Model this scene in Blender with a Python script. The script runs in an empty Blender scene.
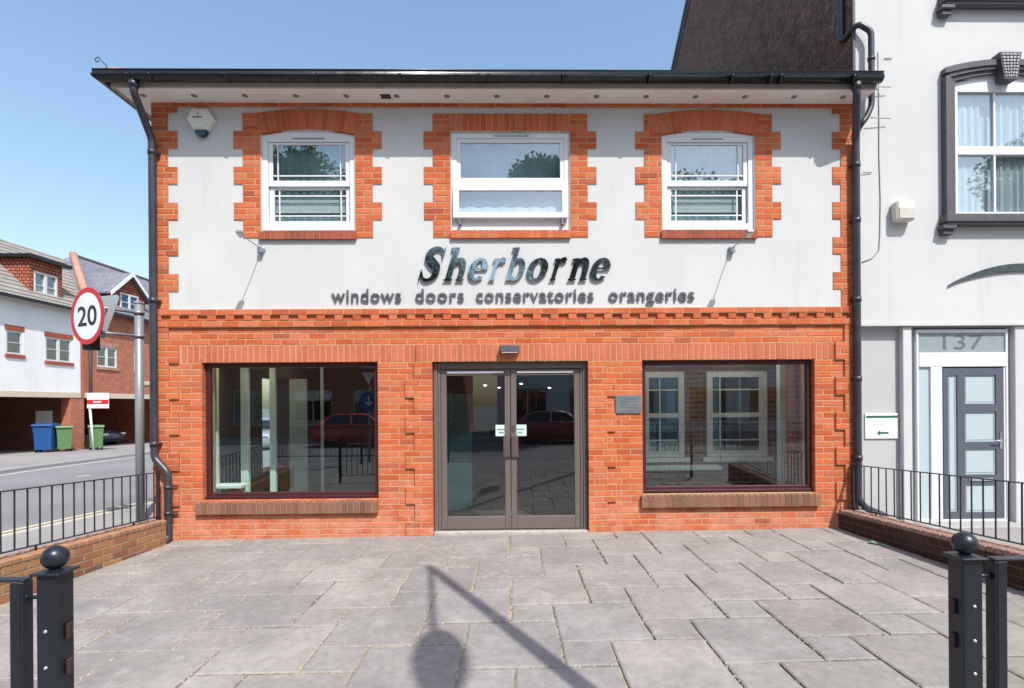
import bpy, math, random
from mathutils import Vector, Matrix
random.seed(11)
PI = math.pi
scene = bpy.context.scene
COL = scene.collection
R = random.Random(5)

# ------------------------------------------------------------------ mesh builder
class MB:
    def __init__(self):
        self.v = []; self.f = []; self.mi = []; self.sm = []; self.m = 0; self.s = False
    def face(self, idx):
        self.f.append(idx); self.mi.append(self.m); self.sm.append(self.s)
    def add(self, vs, fs):
        b = len(self.v); self.v += [tuple(p) for p in vs]
        for q in fs: self.face([b + i for i in q])
    def box(self, x0, x1, y0, y1, z0, z1, M=None):
        vs = [(x, y, z) for x in (x0, x1) for y in (y0, y1) for z in (z0, z1)]
        if M is not None: vs = [tuple(M @ Vector(p)) for p in vs]
        self.add(vs, [(0, 1, 3, 2), (4, 6, 7, 5), (0, 4, 5, 1), (2, 3, 7, 6), (0, 2, 6, 4), (1, 5, 7, 3)])
    def cbox(self, x0, x1, y0, y1, z0, z1, c=.003, M=None):
        """box with all edges chamfered"""
        c = min(c, (x1-x0)*.45, (y1-y0)*.45, (z1-z0)*.45)
        vs = []; idx = {}
        for sx in (0, 1):
            for sy in (0, 1):
                for sz in (0, 1):
                    X = (x0, x1)[sx]; Y = (y0, y1)[sy]; Z = (z0, z1)[sz]
                    dx = c*(1-2*sx); dy = c*(1-2*sy); dz = c*(1-2*sz)
                    for a, p in (('x', (X, Y+dy, Z+dz)), ('y', (X+dx, Y, Z+dz)), ('z', (X+dx, Y+dy, Z))):
                        idx[(sx, sy, sz, a)] = len(vs); vs.append(p)
        I = idx; fs = []
        for s in (0, 1):
            fs.append([I[(s, 0, 0, 'x')], I[(s, 0, 1, 'x')], I[(s, 1, 1, 'x')], I[(s, 1, 0, 'x')]])
            fs.append([I[(0, s, 0, 'y')], I[(1, s, 0, 'y')], I[(1, s, 1, 'y')], I[(0, s, 1, 'y')]])
            fs.append([I[(0, 0, s, 'z')], I[(0, 1, s, 'z')], I[(1, 1, s, 'z')], I[(1, 0, s, 'z')]])
        for a in (0, 1):
            for b in (0, 1):
                fs.append([I[(a, b, 0, 'x')], I[(a, b, 0, 'y')], I[(a, b, 1, 'y')], I[(a, b, 1, 'x')]])
                fs.append([I[(a, 0, b, 'x')], I[(a, 0, b, 'z')], I[(a, 1, b, 'z')], I[(a, 1, b, 'x')]])
                fs.append([I[(0, a, b, 'y')], I[(0, a, b, 'z')], I[(1, a, b, 'z')], I[(1, a, b, 'y')]])
                for d in (0, 1):
                    fs.append([I[(a, b, d, 'x')], I[(a, b, d, 'y')], I[(a, b, d, 'z')]])
        if M is not None: vs = [tuple(M @ Vector(p)) for p in vs]
        self.add(vs, fs)
    def brick(self, x0, x1, yf, yb, z0, z1, c=.004):
        """brick facing -y with a worn front edge, jittered a touch"""
        j = R.uniform(-.0015, .0015); yf += j
        q = [R.uniform(-.0012, .0012) for _ in range(8)]
        fr = [(x0+c+q[0], yf, z0+c+q[1]), (x1-c+q[2], yf, z0+c+q[3]), (x1-c+q[4], yf, z1-c+q[5]), (x0+c+q[6], yf, z1-c+q[7])]
        md = [(x0, yf+c, z0), (x1, yf+c, z0), (x1, yf+c, z1), (x0, yf+c, z1)]
        bk = [(x0, yb, z0), (x1, yb, z0), (x1, yb, z1), (x0, yb, z1)]
        fs = [(0, 1, 2, 3)]
        for i in range(4):
            k = (i+1) % 4
            fs += [(i, 4+i, 4+k, k), (4+i, 8+i, 8+k, 4+k)]
        self.add(fr+md+bk, fs)
    def quadprism(self, pts, y0, y1, c=.003):
        """quad given in xz (counter-clockwise), extruded y0..y1, chamfered at the front"""
        cx = sum(p[0] for p in pts)/4; cz = sum(p[1] for p in pts)/4
        def ins(p):
            d = Vector((cx-p[0], cz-p[1])); l = d.length
            d = d*(c*1.4/l); return (p[0]+d.x, p[1]+d.y)
        fr = [(ins(p)[0], y0, ins(p)[1]) for p in pts]
        md = [(p[0], y0+c, p[1]) for p in pts]; bk = [(p[0], y1, p[1]) for p in pts]
        fs = [(0, 1, 2, 3)]
        for i in range(4):
            k = (i+1) % 4
            fs += [(i, 4+i, 4+k, k), (4+i, 8+i, 8+k, 4+k)]
        self.add(fr+md+bk, fs)
    def prism(self, poly, a0, a1, axis='y'):
        """polygon extruded along an axis. poly: xz for y, yz for x, xy for z"""
        n = len(poly)
        def P(p, a):
            return {'y': (p[0], a, p[1]), 'x': (a, p[0], p[1]), 'z': (p[0], p[1], a)}[axis]
        vs = [P(p, a0) for p in poly] + [P(p, a1) for p in poly]
        fs = [list(range(n)), list(range(2*n-1, n-1, -1))] + [(i, (i+1) % n, n+(i+1) % n, n+i) for i in range(n)]
        self.add(vs, fs)
    def tube(self, path, r, n=10, caps=True, smooth=True):
        path = [Vector(p) for p in path]; m = len(path)
        rr = r if isinstance(r, (list, tuple)) else [r]*m
        rings = []; prev = None
        for i, p in enumerate(path):
            if i == 0: d = path[1]-p
            elif i == m-1: d = p-path[i-1]
            else: d = (path[i+1]-p).normalized()+(p-path[i-1]).normalized()
            d.normalize()
            if prev is None:
                a = Vector((0, 0, 1)) if abs(d.z) < .9 else Vector((1, 0, 0))
                u = d.cross(a).normalized()
            else:
                u = (prev - d*prev.dot(d)).normalized()
            prev = u; w = d.cross(u)
            rings.append([p + (u*math.cos(2*PI*k/n)+w*math.sin(2*PI*k/n))*rr[i] for k in range(n)])
        b = len(self.v)
        for rg in rings: self.v += [tuple(q) for q in rg]
        s0 = self.s; self.s = smooth
        for i in range(m-1):
            for k in range(n):
                self.face([b+i*n+k, b+i*n+(k+1) % n, b+(i+1)*n+(k+1) % n, b+(i+1)*n+k])
        self.s = False
        if caps:
            self.face([b+k for k in range(n)][::-1]); self.face([b+(m-1)*n+k for k in range(n)])
        self.s = s0
    def lathe(self, prof, c=(0, 0, 0), n=20, axis='z', smooth=True):
        """prof: list of (radius, height)"""
        b = len(self.v)
        for r_, h_ in prof:
            for k in range(n):
                a = 2*PI*k/n; u, w = r_*math.cos(a), r_*math.sin(a)
                p = {'z': (u, w, h_), 'y': (u, h_, w), 'x': (h_, u, w)}[axis]
                self.v.append((c[0]+p[0], c[1]+p[1], c[2]+p[2]))
        s0 = self.s; self.s = smooth
        for i in range(len(prof)-1):
            for k in range(n):
                self.face([b+i*n+k, b+i*n+(k+1) % n, b+(i+1)*n+(k+1) % n, b+(i+1)*n+k])
        self.s = s0
        if prof[0][0] > 1e-4: self.face([b+k for k in range(n)])
        if prof[-1][0] > 1e-4: self.face([b+(len(prof)-1)*n+k for k in range(n)])
    def grid_wall(self, x0, x1, z0, z1, y0, y1, holes):
        """wall in xz with rectangular holes, thickness y0..y1"""
        xs = sorted({x0, x1} | {min(max(a, x0), x1) for h in holes for a in (h[0], h[1])})
        zs = sorted({z0, z1} | {min(max(a, z0), z1) for h in holes for a in (h[2], h[3])})
        for i in range(len(xs)-1):
            xa, xb = xs[i], xs[i+1]; xm = (xa+xb)/2; run = None
            for k in range(len(zs)-1):
                zm = (zs[k]+zs[k+1])/2
                solid = not any(h[0] < xm < h[1] and h[2] < zm < h[3] for h in holes)
                if solid and run is None: run = zs[k]
                if not solid and run is not None: self.box(xa, xb, y0, y1, run, zs[k]); run = None
            if run is not None: self.box(xa, xb, y0, y1, run, zs[-1])
    def xform(self, fn):
        self.v = [tuple(fn(*p)) for p in self.v]; return self
    def build(self, name, mats, parent=None, world=True):
        me = bpy.data.meshes.new(name)
        vs = self.v
        if parent is not None and world:
            inv = MW(parent).inverted()
            vs = [tuple(inv @ Vector(p)) for p in vs]
        me.from_pydata(vs, [], self.f)
        if not isinstance(mats, (list, tuple)): mats = [mats]
        for m in mats: me.materials.append(m)
        me.polygons.foreach_set('material_index', self.mi)
        me.polygons.foreach_set('use_smooth', self.sm)
        me.update()
        o = bpy.data.objects.new(name, me); COL.objects.link(o)
        if parent is not None: o.parent = parent
        return o

def MW(o):
    M = Matrix.Translation(o.location) @ o.rotation_euler.to_matrix().to_4x4()
    return MW(o.parent) @ M if o.parent else M
def thing(name, label, cat, loc=(0, 0, 0), rz=0, group=None):
    o = bpy.data.objects.new(name, None); COL.objects.link(o)
    o.location = loc; o.rotation_euler = (0, 0, rz); o.empty_display_size = .2
    o['label'] = label; o['category'] = cat
    if group: o['group'] = group
    return o
def tag(o, label, cat, group=None):
    o['label'] = label; o['category'] = cat
    if group: o['group'] = group
    return o
def structure(o): o['kind'] = 'structure'; return o
def copy_tree(o, parent=None):
    c = o.copy(); COL.objects.link(c); c.parent = parent
    for ch in [x for x in bpy.data.objects if x.parent == o]: copy_tree(ch, c)
    return c

# ------------------------------------------------------------------ materials
def newmat(name):
    m = bpy.data.materials.new(name); m.use_nodes = True
    nt = m.node_tree; nt.nodes.clear()
    out = nt.nodes.new('ShaderNodeOutputMaterial')
    b = nt.nodes.new('ShaderNodeBsdfPrincipled'); nt.links.new(b.outputs[0], out.inputs[0])
    return m, nt, b, out
def N(nt, t, **kw):
    n = nt.nodes.new(t)
    for k, v in kw.items():
        if k in n.inputs: n.inputs[k].default_value = v
        else: setattr(n, k, v)
    return n
def ramp(nt, stops, interp='LINEAR'):
    n = nt.nodes.new('ShaderNodeValToRGB'); n.color_ramp.interpolation = interp
    e = n.color_ramp.elements
    while len(e) < len(stops): e.new(.5)
    for i, (p, c) in enumerate(stops):
        e[i].position = p; e[i].color = (c[0], c[1], c[2], 1) if not isinstance(c, (int, float)) else (c, c, c, 1)
    return n
def mixc(nt, a, b, fac, mode='MIX'):
    n = nt.nodes.new('ShaderNodeMix'); n.data_type = 'RGBA'; n.blend_type = mode
    for sock, val in ((n.inputs[6], a), (n.inputs[7], b), (n.inputs[0], fac)):
        if isinstance(val, bpy.types.NodeSocket): nt.links.new(val, sock)
        elif isinstance(val, (int, float)): sock.default_value = val
        else: sock.default_value = (val[0], val[1], val[2], 1)
    return n.outputs[2]
def objco(nt, scale=(1, 1, 1)):
    tc = nt.nodes.new('ShaderNodeTexCoord'); mp = nt.nodes.new('ShaderNodeMapping')
    nt.links.new(tc.outputs['Object'], mp.inputs[0]); mp.inputs['Scale'].default_value = scale
    return mp.outputs[0]
def noise(nt, co, scale, detail=4, rough=.55, out='Fac'):
    n = N(nt, 'ShaderNodeTexNoise', Scale=scale, Detail=detail, Roughness=rough)
    nt.links.new(co, n.inputs['Vector']); return n.outputs[out]
def bump(nt, b, h, strength=.3, dist=.004, prev=None):
    n = N(nt, 'ShaderNodeBump', Strength=strength, Distance=dist)
    nt.links.new(h, n.inputs['Height'])
    if prev is not None: nt.links.new(prev, n.inputs['Normal'])
    nt.links.new(n.outputs[0], b.inputs['Normal']); return n.outputs[0]

def plain(name, col, rough=.5, metal=0, var=.08, nscale=9, spec=.5, bmp=.0, bscale=80, coat=0):
    m, nt, b, _ = newmat(name); co = objco(nt)
    n = noise(nt, co, nscale, 5)
    d = tuple(c*(1-var) for c in col); l = tuple(min(1, c*(1+var)) for c in col)
    rp = ramp(nt, [(.3, d), (.7, l)]); nt.links.new(n, rp.inputs[0])
    nt.links.new(rp.outputs[0], b.inputs['Base Color'])
    rr = ramp(nt, [(.3, max(0, rough-.06)), (.7, min(1, rough+.08))]); nt.links.new(noise(nt, co, nscale*2.3), rr.inputs[0])
    nt.links.new(rr.outputs[0], b.inputs['Roughness'])
    b.inputs['Metallic'].default_value = metal; b.inputs['Specular IOR Level'].default_value = spec
    b.inputs['Coat Weight'].default_value = coat
    if bmp: bump(nt, b, noise(nt, co, bscale, 6), bmp, .003)
    return m

def brick_island(name, cols, dark=.0, rough=.85, mott=.35, salts=0.0):
    """one colour per loose brick, with fired mottling"""
    m, nt, b, _ = newmat(name); co = objco(nt)
    g = nt.nodes.new('ShaderNodeNewGeometry')
    rp = ramp(nt, cols); nt.links.new(g.outputs['Random Per Island'], rp.inputs[0])
    n1 = noise(nt, co, 22, 6, .65); r1 = ramp(nt, [(.32, .78), (.62, 1.08)]); nt.links.new(n1, r1.inputs[0])
    c = mixc(nt, rp.outputs[0], r1.outputs[0], mott*1.6, 'MULTIPLY')
    n2 = noise(nt, co, 2.2, 4); r2 = ramp(nt, [(.35, .9), (.65, 1.08)]); nt.links.new(n2, r2.inputs[0])
    c = mixc(nt, c, r2.outputs[0], .8, 'MULTIPLY')
    n3 = noise(nt, co, 95, 3); r3 = ramp(nt, [(.68, 0), (.78, 1)]); nt.links.new(n3, r3.inputs[0])
    c = mixc(nt, c, tuple(x*.45 for x in cols[0][1]), mixv(nt, r3.outputs[0], .45))
    # lime bloom low on the wall and in odd patches
    n4 = noise(nt, co, 1.3, 5, .7); r4 = ramp(nt, [(.58, 0), (.8, .28 if salts else .1)]); nt.links.new(n4, r4.inputs[0])
    c = mixc(nt, c, (.6, .36, .27), r4.outputs[0])
    sp = nt.nodes.new('ShaderNodeSeparateXYZ'); nt.links.new(co, sp.inputs[0])
    mr = nt.nodes.new('ShaderNodeMapRange'); nt.links.new(sp.outputs[2], mr.inputs[0])
    for k_, v_ in ((1, .05), (2, .75), (3, 1.0), (4, 0.0)): mr.inputs[k_].default_value = v_
    n5 = noise(nt, co, 4.5, 6, .7); r5 = ramp(nt, [(.40, 0), (.62, salts)]); nt.links.new(n5, r5.inputs[0])
    mm = N(nt, 'ShaderNodeMath', operation='MULTIPLY'); nt.links.new(mr.outputs[0], mm.inputs[0]); nt.links.new(r5.outputs[0], mm.inputs[1])
    c = mixc(nt, c, (.60, .34, .26), mm.outputs[0])
    nt.links.new(c, b.inputs['Base Color']); b.inputs['Roughness'].default_value = rough
    b.inputs['Specular IOR Level'].default_value = .3
    bump(nt, b, noise(nt, co, 130, 5), .45, .003)
    return m
def _unused(): pass
def mixv(nt, s, k):
    n = N(nt, 'ShaderNodeMath', operation='MULTIPLY'); nt.links.new(s, n.inputs[0]); n.inputs[1].default_value = k
    return n.outputs[0]

def brick_tex(name, c1, c2, mortar, bw=.225, rh=.075, ms=.012, rough=.9, offset=.5, axis='xy', bs=.5, grime=0):
    """brickwork as a procedural texture (u = x+y, v = z) for large or distant walls"""
    m, nt, b, _ = newmat(name)
    tc = nt.nodes.new('ShaderNodeTexCoord'); sp = nt.nodes.new('ShaderNodeSeparateXYZ'); nt.links.new(tc.outputs['Object'], sp.inputs[0])
    ad = N(nt, 'ShaderNodeMath', operation='ADD'); nt.links.new(sp.outputs[0], ad.inputs[0]); nt.links.new(sp.outputs[1], ad.inputs[1])
    cb = nt.nodes.new('ShaderNodeCombineXYZ'); nt.links.new(ad.outputs[0], cb.inputs[0]); nt.links.new(sp.outputs[2], cb.inputs[1])
    bt = N(nt, 'ShaderNodeTexBrick', Scale=1.0); bt.offset = offset
    bt.inputs['Brick Width'].default_value = bw; bt.inputs['Row Height'].default_value = rh
    bt.inputs['Mortar Size'].default_value = ms; bt.inputs['Mortar Smooth'].default_value = .1; bt.inputs['Bias'].default_value = 0
    bt.inputs['Color1'].default_value = (*c1, 1); bt.inputs['Color2'].default_value = (*c2, 1); bt.inputs['Mortar'].default_value = (*mortar, 1)
    nt.links.new(cb.outputs[0], bt.inputs['Vector'])
    n1 = noise(nt, tc.outputs['Object'], 3, 6, .65); r1 = ramp(nt, [(.3, .7), (.7, 1.2)]); nt.links.new(n1, r1.inputs[0])
    c = mixc(nt, bt.outputs['Color'], r1.outputs[0], .8, 'MULTIPLY')
    if grime:
        n2 = noise(nt, tc.outputs['Object'], 11, 8, .8); r2 = ramp(nt, [(.35, 1-grime), (.65, 1+grime)]); nt.links.new(n2, r2.inputs[0]); c = mixc(nt, c, r2.outputs[0], 1, 'MULTIPLY')
    nt.links.new(c, b.inputs['Base Color']); b.inputs['Roughness'].default_value = rough
    inv = N(nt, 'ShaderNodeMath', operation='SUBTRACT'); inv.inputs[0].default_value = 1; nt.links.new(bt.outputs['Fac'], inv.inputs[1])
    p = bump(nt, b, inv.outputs[0], bs, .01)
    bump(nt, b, noise(nt, tc.outputs['Object'], 60, 5), .3, .004, p)
    return m

def stucco(name, col, stain=.12, bmp=.25, streak=True):
    m, nt, b, _ = newmat(name); co = objco(nt)
    n1 = noise(nt, co, .9, 6, .6); r1 = ramp(nt, [(.35, 1-stain), (.65, 1.03)]); nt.links.new(n1, r1.inputs[0])
    c = mixc(nt, col, r1.outputs[0], 1, 'MULTIPLY')
    if streak:
        cs = objco(nt, (7, 7, .35)); n2 = noise(nt, cs, 1.6, 5, .6)
        r2 = ramp(nt, [(.56, 0), (.8, .24)]); nt.links.new(n2, r2.inputs[0])
        c = mixc(nt, c, tuple(x*.62 for x in col), r2.outputs[0])
    nt.links.new(c, b.inputs['Base Color']); b.inputs['Roughness'].default_value = .85
    b.inputs['Specular IOR Level'].default_value = .25
    p = bump(nt, b, noise(nt, co, 3.0, 3), .15, .02)
    bump(nt, b, noise(nt, co, 170, 4), bmp, .0025, p)
    return m

def glass(name, base=.1, k=1.0, tint=(.78, .84, .82), rough=0.0):
    m, nt, b, out = newmat(name); nt.nodes.remove(b)
    lw = N(nt, 'ShaderNodeLayerWeight', Blend=.5)
    pw_ = N(nt, 'ShaderNodeMath', operation='POWER'); nt.links.new(lw.outputs['Facing'], pw_.inputs[0]); pw_.inputs[1].default_value = 4.0
    mu = N(nt, 'ShaderNodeMath', operation='MULTIPLY_ADD'); nt.links.new(pw_.outputs[0], mu.inputs[0]); mu.inputs[1].default_value = k*.85; mu.inputs[2].default_value = base+.03
    mu.use_clamp = True
    tr = nt.nodes.new('ShaderNodeBsdfTransparent'); tr.inputs[0].default_value = (*tint, 1)
    gl = nt.nodes.new('ShaderNodeBsdfGlossy'); gl.inputs['Roughness'].default_value = rough; gl.inputs['Color'].default_value = (.95, .97, 1, 1)
    co = objco(nt); bp = N(nt, 'ShaderNodeBump', Strength=.012, Distance=.02); nt.links.new(noise(nt, co, 1.1, 1), bp.inputs['Height'])
    nt.links.new(bp.outputs[0], gl.inputs['Normal'])
    mx = nt.nodes.new('ShaderNodeMixShader'); nt.links.new(mu.outputs[0], mx.inputs[0]); nt.links.new(tr.outputs[0], mx.inputs[1]); nt.links.new(gl.outputs[0], mx.inputs[2])
    nt.links.new(mx.outputs[0], out.inputs[0]); return m
def emit(name, col, s):
    m, nt, b, out = newmat(name); b.inputs['Base Color'].default_value = (*col, 1)
    b.inputs['Emission Color'].default_value = (*col, 1); b.inputs['Emission Strength'].default_value = s; return m

ORANGE = [(0, (.44, .088, .032)), (.3, (.50, .112, .040)), (.65, (.555, .142, .054)), (.93, (.54, .16, .080)), (1, (.35, .078, .038))]
M_brick = brick_island('orange_brick', ORANGE, salts=.45)
M_soldier = brick_island('pink_orange_brick', [(0, (.47, .125, .060)), (.5, (.53, .15, .075)), (1, (.44, .115, .055))])
M_brown = brick_island('brown_sill_brick', [(0, (.20, .10, .065)), (.5, (.26, .125, .08)), (1, (.16, .085, .055))])
M_redsill = brick_island('deep_red_brick', [(0, (.30, .075, .04)), (.5, (.36, .09, .05)), (1, (.25, .065, .04))])
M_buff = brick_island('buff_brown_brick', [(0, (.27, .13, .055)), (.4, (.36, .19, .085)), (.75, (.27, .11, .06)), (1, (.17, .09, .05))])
M_cope = brick_island('red_coping_brick', [(0, (.36, .14, .07)), (.5, (.42, .17, .09)), (1, (.30, .14, .09))])
M_copeb = brick_island('brown_coping_brick', [(0, (.30, .15, .08)), (.5, (.38, .20, .11)), (1, (.26, .15, .10))])
M_dkwall = brick_island('shade_darkened_brick', [(0, (.050, .024, .018)), (.5, (.075, .032, .022)), (1, (.04, .022, .018))])  # right low wall: shade of its inner face put into the colour
M_mortar = plain('lime_mortar', (.46, .28, .15), .95, var=.14, nscale=14, bmp=.4, bscale=160)
M_mortar_dk = plain('shade_darkened_mortar', (.10, .08, .065), .95, var=.2, nscale=14)  # right low wall's mortar, darkened along with its shaded brick
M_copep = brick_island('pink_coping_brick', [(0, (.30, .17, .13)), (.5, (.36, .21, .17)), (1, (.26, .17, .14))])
M_mortar_grey = plain('grey_mortar', (.30, .25, .19), .95, var=.2, nscale=14, bmp=.4, bscale=160)
M_render = stucco('grey_white_render', (.55, .552, .542), .06)
M_house = stucco('white_house_paint', (.55, .55, .542), .05, .5)
M_stone = stucco('pale_grey_stone_paint', (.46, .46, .465), .06, .2)
M_upvc = plain('white_plastic_frame', (.66, .67, .68), .35, var=.02)
M_soffit = plain('off_white_soffit_board', (.80, .77, .74), .55, var=.07, nscale=2.5)
M_black = plain('black_plastic', (.006, .0065, .009), .24, var=.2, nscale=5)
M_blackpipe = plain('weathered_black_pipe', (.035, .036, .045), .36, var=.3, nscale=6)
M_iron = plain('black_painted_iron', (.018, .02, .026), .38, var=.25, nscale=14, bmp=.15, bscale=60)
M_post = plain('dark_blue_black_paint', (.010, .013, .020), .36, var=.25, nscale=8, bmp=.12, bscale=50)
M_bolt = plain('galvanised_bolt', (.6, .62, .64), .35, metal=.8)
M_rust = plain('red_brown_oxide', (.045, .02, .02), .7, var=.3)
M_maroon = plain('maroon_window_frame', (.055, .012, .015), .38, var=.15)
M_taupe = plain('grey_brown_metal_frame', (.155, .125, .115), .36, var=.05, metal=.15)
M_handle = plain('brown_pull_plate', (.13, .095, .085), .35, metal=.3)
M_chrome = plain('polished_metal', (.75, .76, .78), .12, metal=1, var=.03)
M_steel = plain('galvanised_steel', (.27, .30, .32), .42, metal=.35, var=.08, nscale=12)
M_mirror = plain('mirror_finish_metal', (.36, .42, .44), .10, metal=1, var=.10, nscale=20, bmp=.35, bscale=14)
M_letter = plain('grey_metal_letter', (.20, .21, .23), .3, metal=.7, var=.08)
M_vent = plain('dark_soffit_vent', (.20, .19, .18), .5)
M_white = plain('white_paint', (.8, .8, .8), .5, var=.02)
M_signface = plain('reflective_white_sheet', (.80, .80, .80), .45, var=.01)
M_red = plain('signal_red', (.55, .012, .022), .45, var=.04)
M_textblack = plain('black_vinyl', (.012, .012, .014), .5, var=.05)
M_green = plain('green_vinyl', (.01, .12, .06), .5)
M_palegreen = plain('pale_green_card', (.55, .68, .62), .6, var=.03)
M_shop_glass = glass('shop_window_glass', .045, 1.0, (.90, .97, .95))
M_door_glass = glass('door_glass', .04, 1.0, (.75, .8, .8))
M_up_glass = glass('upstairs_window_glass', .12, 1.0, (.93, .97, .98))
M_far_glass = glass('far_window_glass', .15, 1.2, (.4, .45, .5))
M_frost = plain('frosted_glass', (.42, .50, .52), .35, var=.01)
M_grey_door = plain('slate_grey_door', (.085, .095, .125), .42, var=.05)
M_surround = plain('dark_grey_stone_paint', (.075, .072, .078), .6, var=.2, nscale=20, bmp=.3, bscale=40)
M_tile = brick_tex('brown_roof_tile', (.14, .085, .06), (.10, .07, .055), (.03, .025, .02), .2, .11, .008, offset=.5)
M_fartile = brick_tex('weathered_concrete_tile', (.30, .27, .245), (.27, .25, .225), (.05, .045, .04), 40, .2, .022)
M_slate = brick_tex('blue_grey_slate', (.20, .20, .235), (.17, .17, .20), (.09, .09, .10), .25, .15, .008, bs=.3)
M_clay = plain('pink_clay_coping', (.42, .22, .16), .9, var=.22, nscale=6, bmp=.4, bscale=30)
M_sidebrick = brick_tex('soot_brown_brick', (.18, .085, .050), (.10, .052, .034), (.19, .14, .115), .225, .075, .009, bs=.8, grime=.6)
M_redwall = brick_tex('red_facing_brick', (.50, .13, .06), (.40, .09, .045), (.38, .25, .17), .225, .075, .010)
M_dimwall = brick_tex('shaded_red_brick', (.20, .06, .035), (.15, .045, .028), (.14, .10, .08), .225, .075, .010)  # darker copy of the red brick, carport shade put into the colour
M_hung = brick_tex('red_hung_tile', (.50, .14, .07), (.40, .10, .05), (.07, .03, .02), .17, .13, .02, bs=1)
M_inbrick = brick_tex('dark_red_inner_brick', (.20, .055, .035), (.15, .045, .03), (.22, .18, .14), .225, .075, .012)
M_beam = plain('cream_beam', (.62, .50, .38), .7, var=.06)
M_cream = stucco('white_far_render', (.80, .79, .775), .05, .2)
M_inwall = plain('interior_wall_paint', (.30, .31, .30), .8, var=.04)
M_indark = plain('dark_interior_paint', (.04, .042, .045), .8, var=.05)
M_infloor = plain('interior_floor', (.14, .135, .13), .35, var=.1)
M_wood = plain('pale_display_board', (.62, .70, .67), .6, var=.04)
M_blind = plain('pale_blind_fabric', (.66, .72, .72), .8, var=.04)
M_dimblind = plain('grey_blind_fabric', (.20, .22, .21), .8, var=.1)
M_curtain = plain('white_net_curtain', (.55, .59, .61), .9, var=.05, nscale=20)
M_netgrey = plain('blue_grey_net', (.26, .36, .37), .9, var=.3, nscale=3)
M_lamp = emit('warm_lamp', (1, .86, .68), 34)
M_blue = plain('blue_bin_plastic', (.012, .075, .25), .45, var=.08)
M_gbin = plain('green_bin_plastic', (.09, .19, .075), .5, var=.1)
M_tyre = plain('tyre_rubber', (.02, .02, .02), .8)
M_teal = plain('teal_poster', (.05, .13, .14), .5, var=.3, nscale=3)

# ground materials -----------------------------------------------------------
def slab_mat():
    m, nt, b, _ = newmat('grey_stone_slab'); co = objco(nt)
    g = nt.nodes.new('ShaderNodeNewGeometry')
    rp = ramp(nt, [(0, (.224, .204, .188)), (.25, (.250, .229, .211)), (.5, (.236, .220, .210)), (.75, (.272, .250, .227)), (1, (.214, .199, .190))])
    nt.links.new(g.outputs['Random Per Island'], rp.inputs[0])
    n1 = noise(nt, co, 1.6, 7, .62); r1 = ramp(nt, [(.3, .82), (.7, 1.22)]); nt.links.new(n1, r1.inputs[0])
    c = mixc(nt, rp.outputs[0], r1.outputs[0], 1, 'MULTIPLY')
    n2 = noise(nt, co, 16, 8, .7); r2 = ramp(nt, [(.3, .80), (.66, 1.2)]); nt.links.new(n2, r2.inputs[0])
    c = mixc(nt, c, r2.outputs[0], .85, 'MULTIPLY')
    n3 = noise(nt, co, 5.5, 4, .6); r3 = ramp(nt, [(.60, 0), (.72, .55)]); nt.links.new(n3, r3.inputs[0])
    c = mixc(nt, c, (.36, .34, .32), r3.outputs[0])
    n5 = noise(nt, co, 48, 3, .5); r5 = ramp(nt, [(.70, 0), (.75, .7)]); nt.links.new(n5, r5.inputs[0])
    c = mixc(nt, c, (.42, .40, .37), r5.outputs[0])
    n6 = noise(nt, co, 75, 2, .5); r6 = ramp(nt, [(.71, 0), (.76, .75)]); nt.links.new(n6, r6.inputs[0])
    c = mixc(nt, c, (.06, .055, .05), r6.outputs[0])
    nt.links.new(c, b.inputs['Base Color']); b.inputs['Roughness'].default_value = .78
    b.inputs['Specular IOR Level'].default_value = .35
    p = bump(nt, b, noise(nt, co, 4, 6, .6), .5, .012)
    bump(nt, b, noise(nt, co, 70, 6, .7), .35, .004, p)
    return m
M_slab = slab_mat()
def joint_mat():
    m, nt, b, _ = newmat('sandy_joint'); co = objco(nt)
    n1 = noise(nt, co, 40, 6, .7); r1 = ramp(nt, [(.3, (.16, .115, .07)), (.5, (.36, .28, .19)), (.68, (.56, .50, .40))]); nt.links.new(n1, r1.inputs[0])
    n2 = noise(nt, co, 1.5, 3); r2 = ramp(nt, [(.45, 0), (.62, .7)]); nt.links.new(n2, r2.inputs[0])
    c = mixc(nt, r1.outputs[0], (.10, .085, .065), r2.outputs[0])
    nt.links.new(c, b.inputs['Base Color']); b.inputs['Roughness'].default_value = .95
    bump(nt, b, noise(nt, co, 90, 6), 1, .01); return m
M_joint = joint_mat()
M_grit = leafmat_like = brick_island('pale_grit', [(0, (.30, .22, .15)), (.5, (.50, .42, .32)), (1, (.62, .58, .50))])
def asphalt(name, col):
    m, nt, b, _ = newmat(name); co = objco(nt)
    n1 = noise(nt, co, .35, 6, .6); r1 = ramp(nt, [(.3, .82), (.7, 1.15)]); nt.links.new(n1, r1.inputs[0])
    c = mixc(nt, col, r1.outputs[0], 1, 'MULTIPLY')
    n2 = noise(nt, co, 60, 4, .7); r2 = ramp(nt, [(.3, .7), (.7, 1.25)]); nt.links.new(n2, r2.inputs[0])
    c = mixc(nt, c, r2.outputs[0], .8, 'MULTIPLY')
    nt.links.new(c, b.inputs['Base Color']); b.inputs['Roughness'].default_value = .85
    bump(nt, b, noise(nt, co, 120, 4), .6, .006); return m
M_road = asphalt('worn_asphalt', (.205, .20, .20))
M_pave = asphalt('pale_footway', (.27, .255, .245))
M_earth = asphalt('far_ground', (.17, .165, .155))
M_kerb = plain('kerb_stone', (.33, .32, .31), .85, var=.12, bmp=.4)
M_line = plain('worn_road_paint', (.62, .60, .55), .8, var=.1, nscale=30)
M_yline = plain('faded_yellow_paint', (.60, .52, .34), .8, var=.12, nscale=30)
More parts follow.
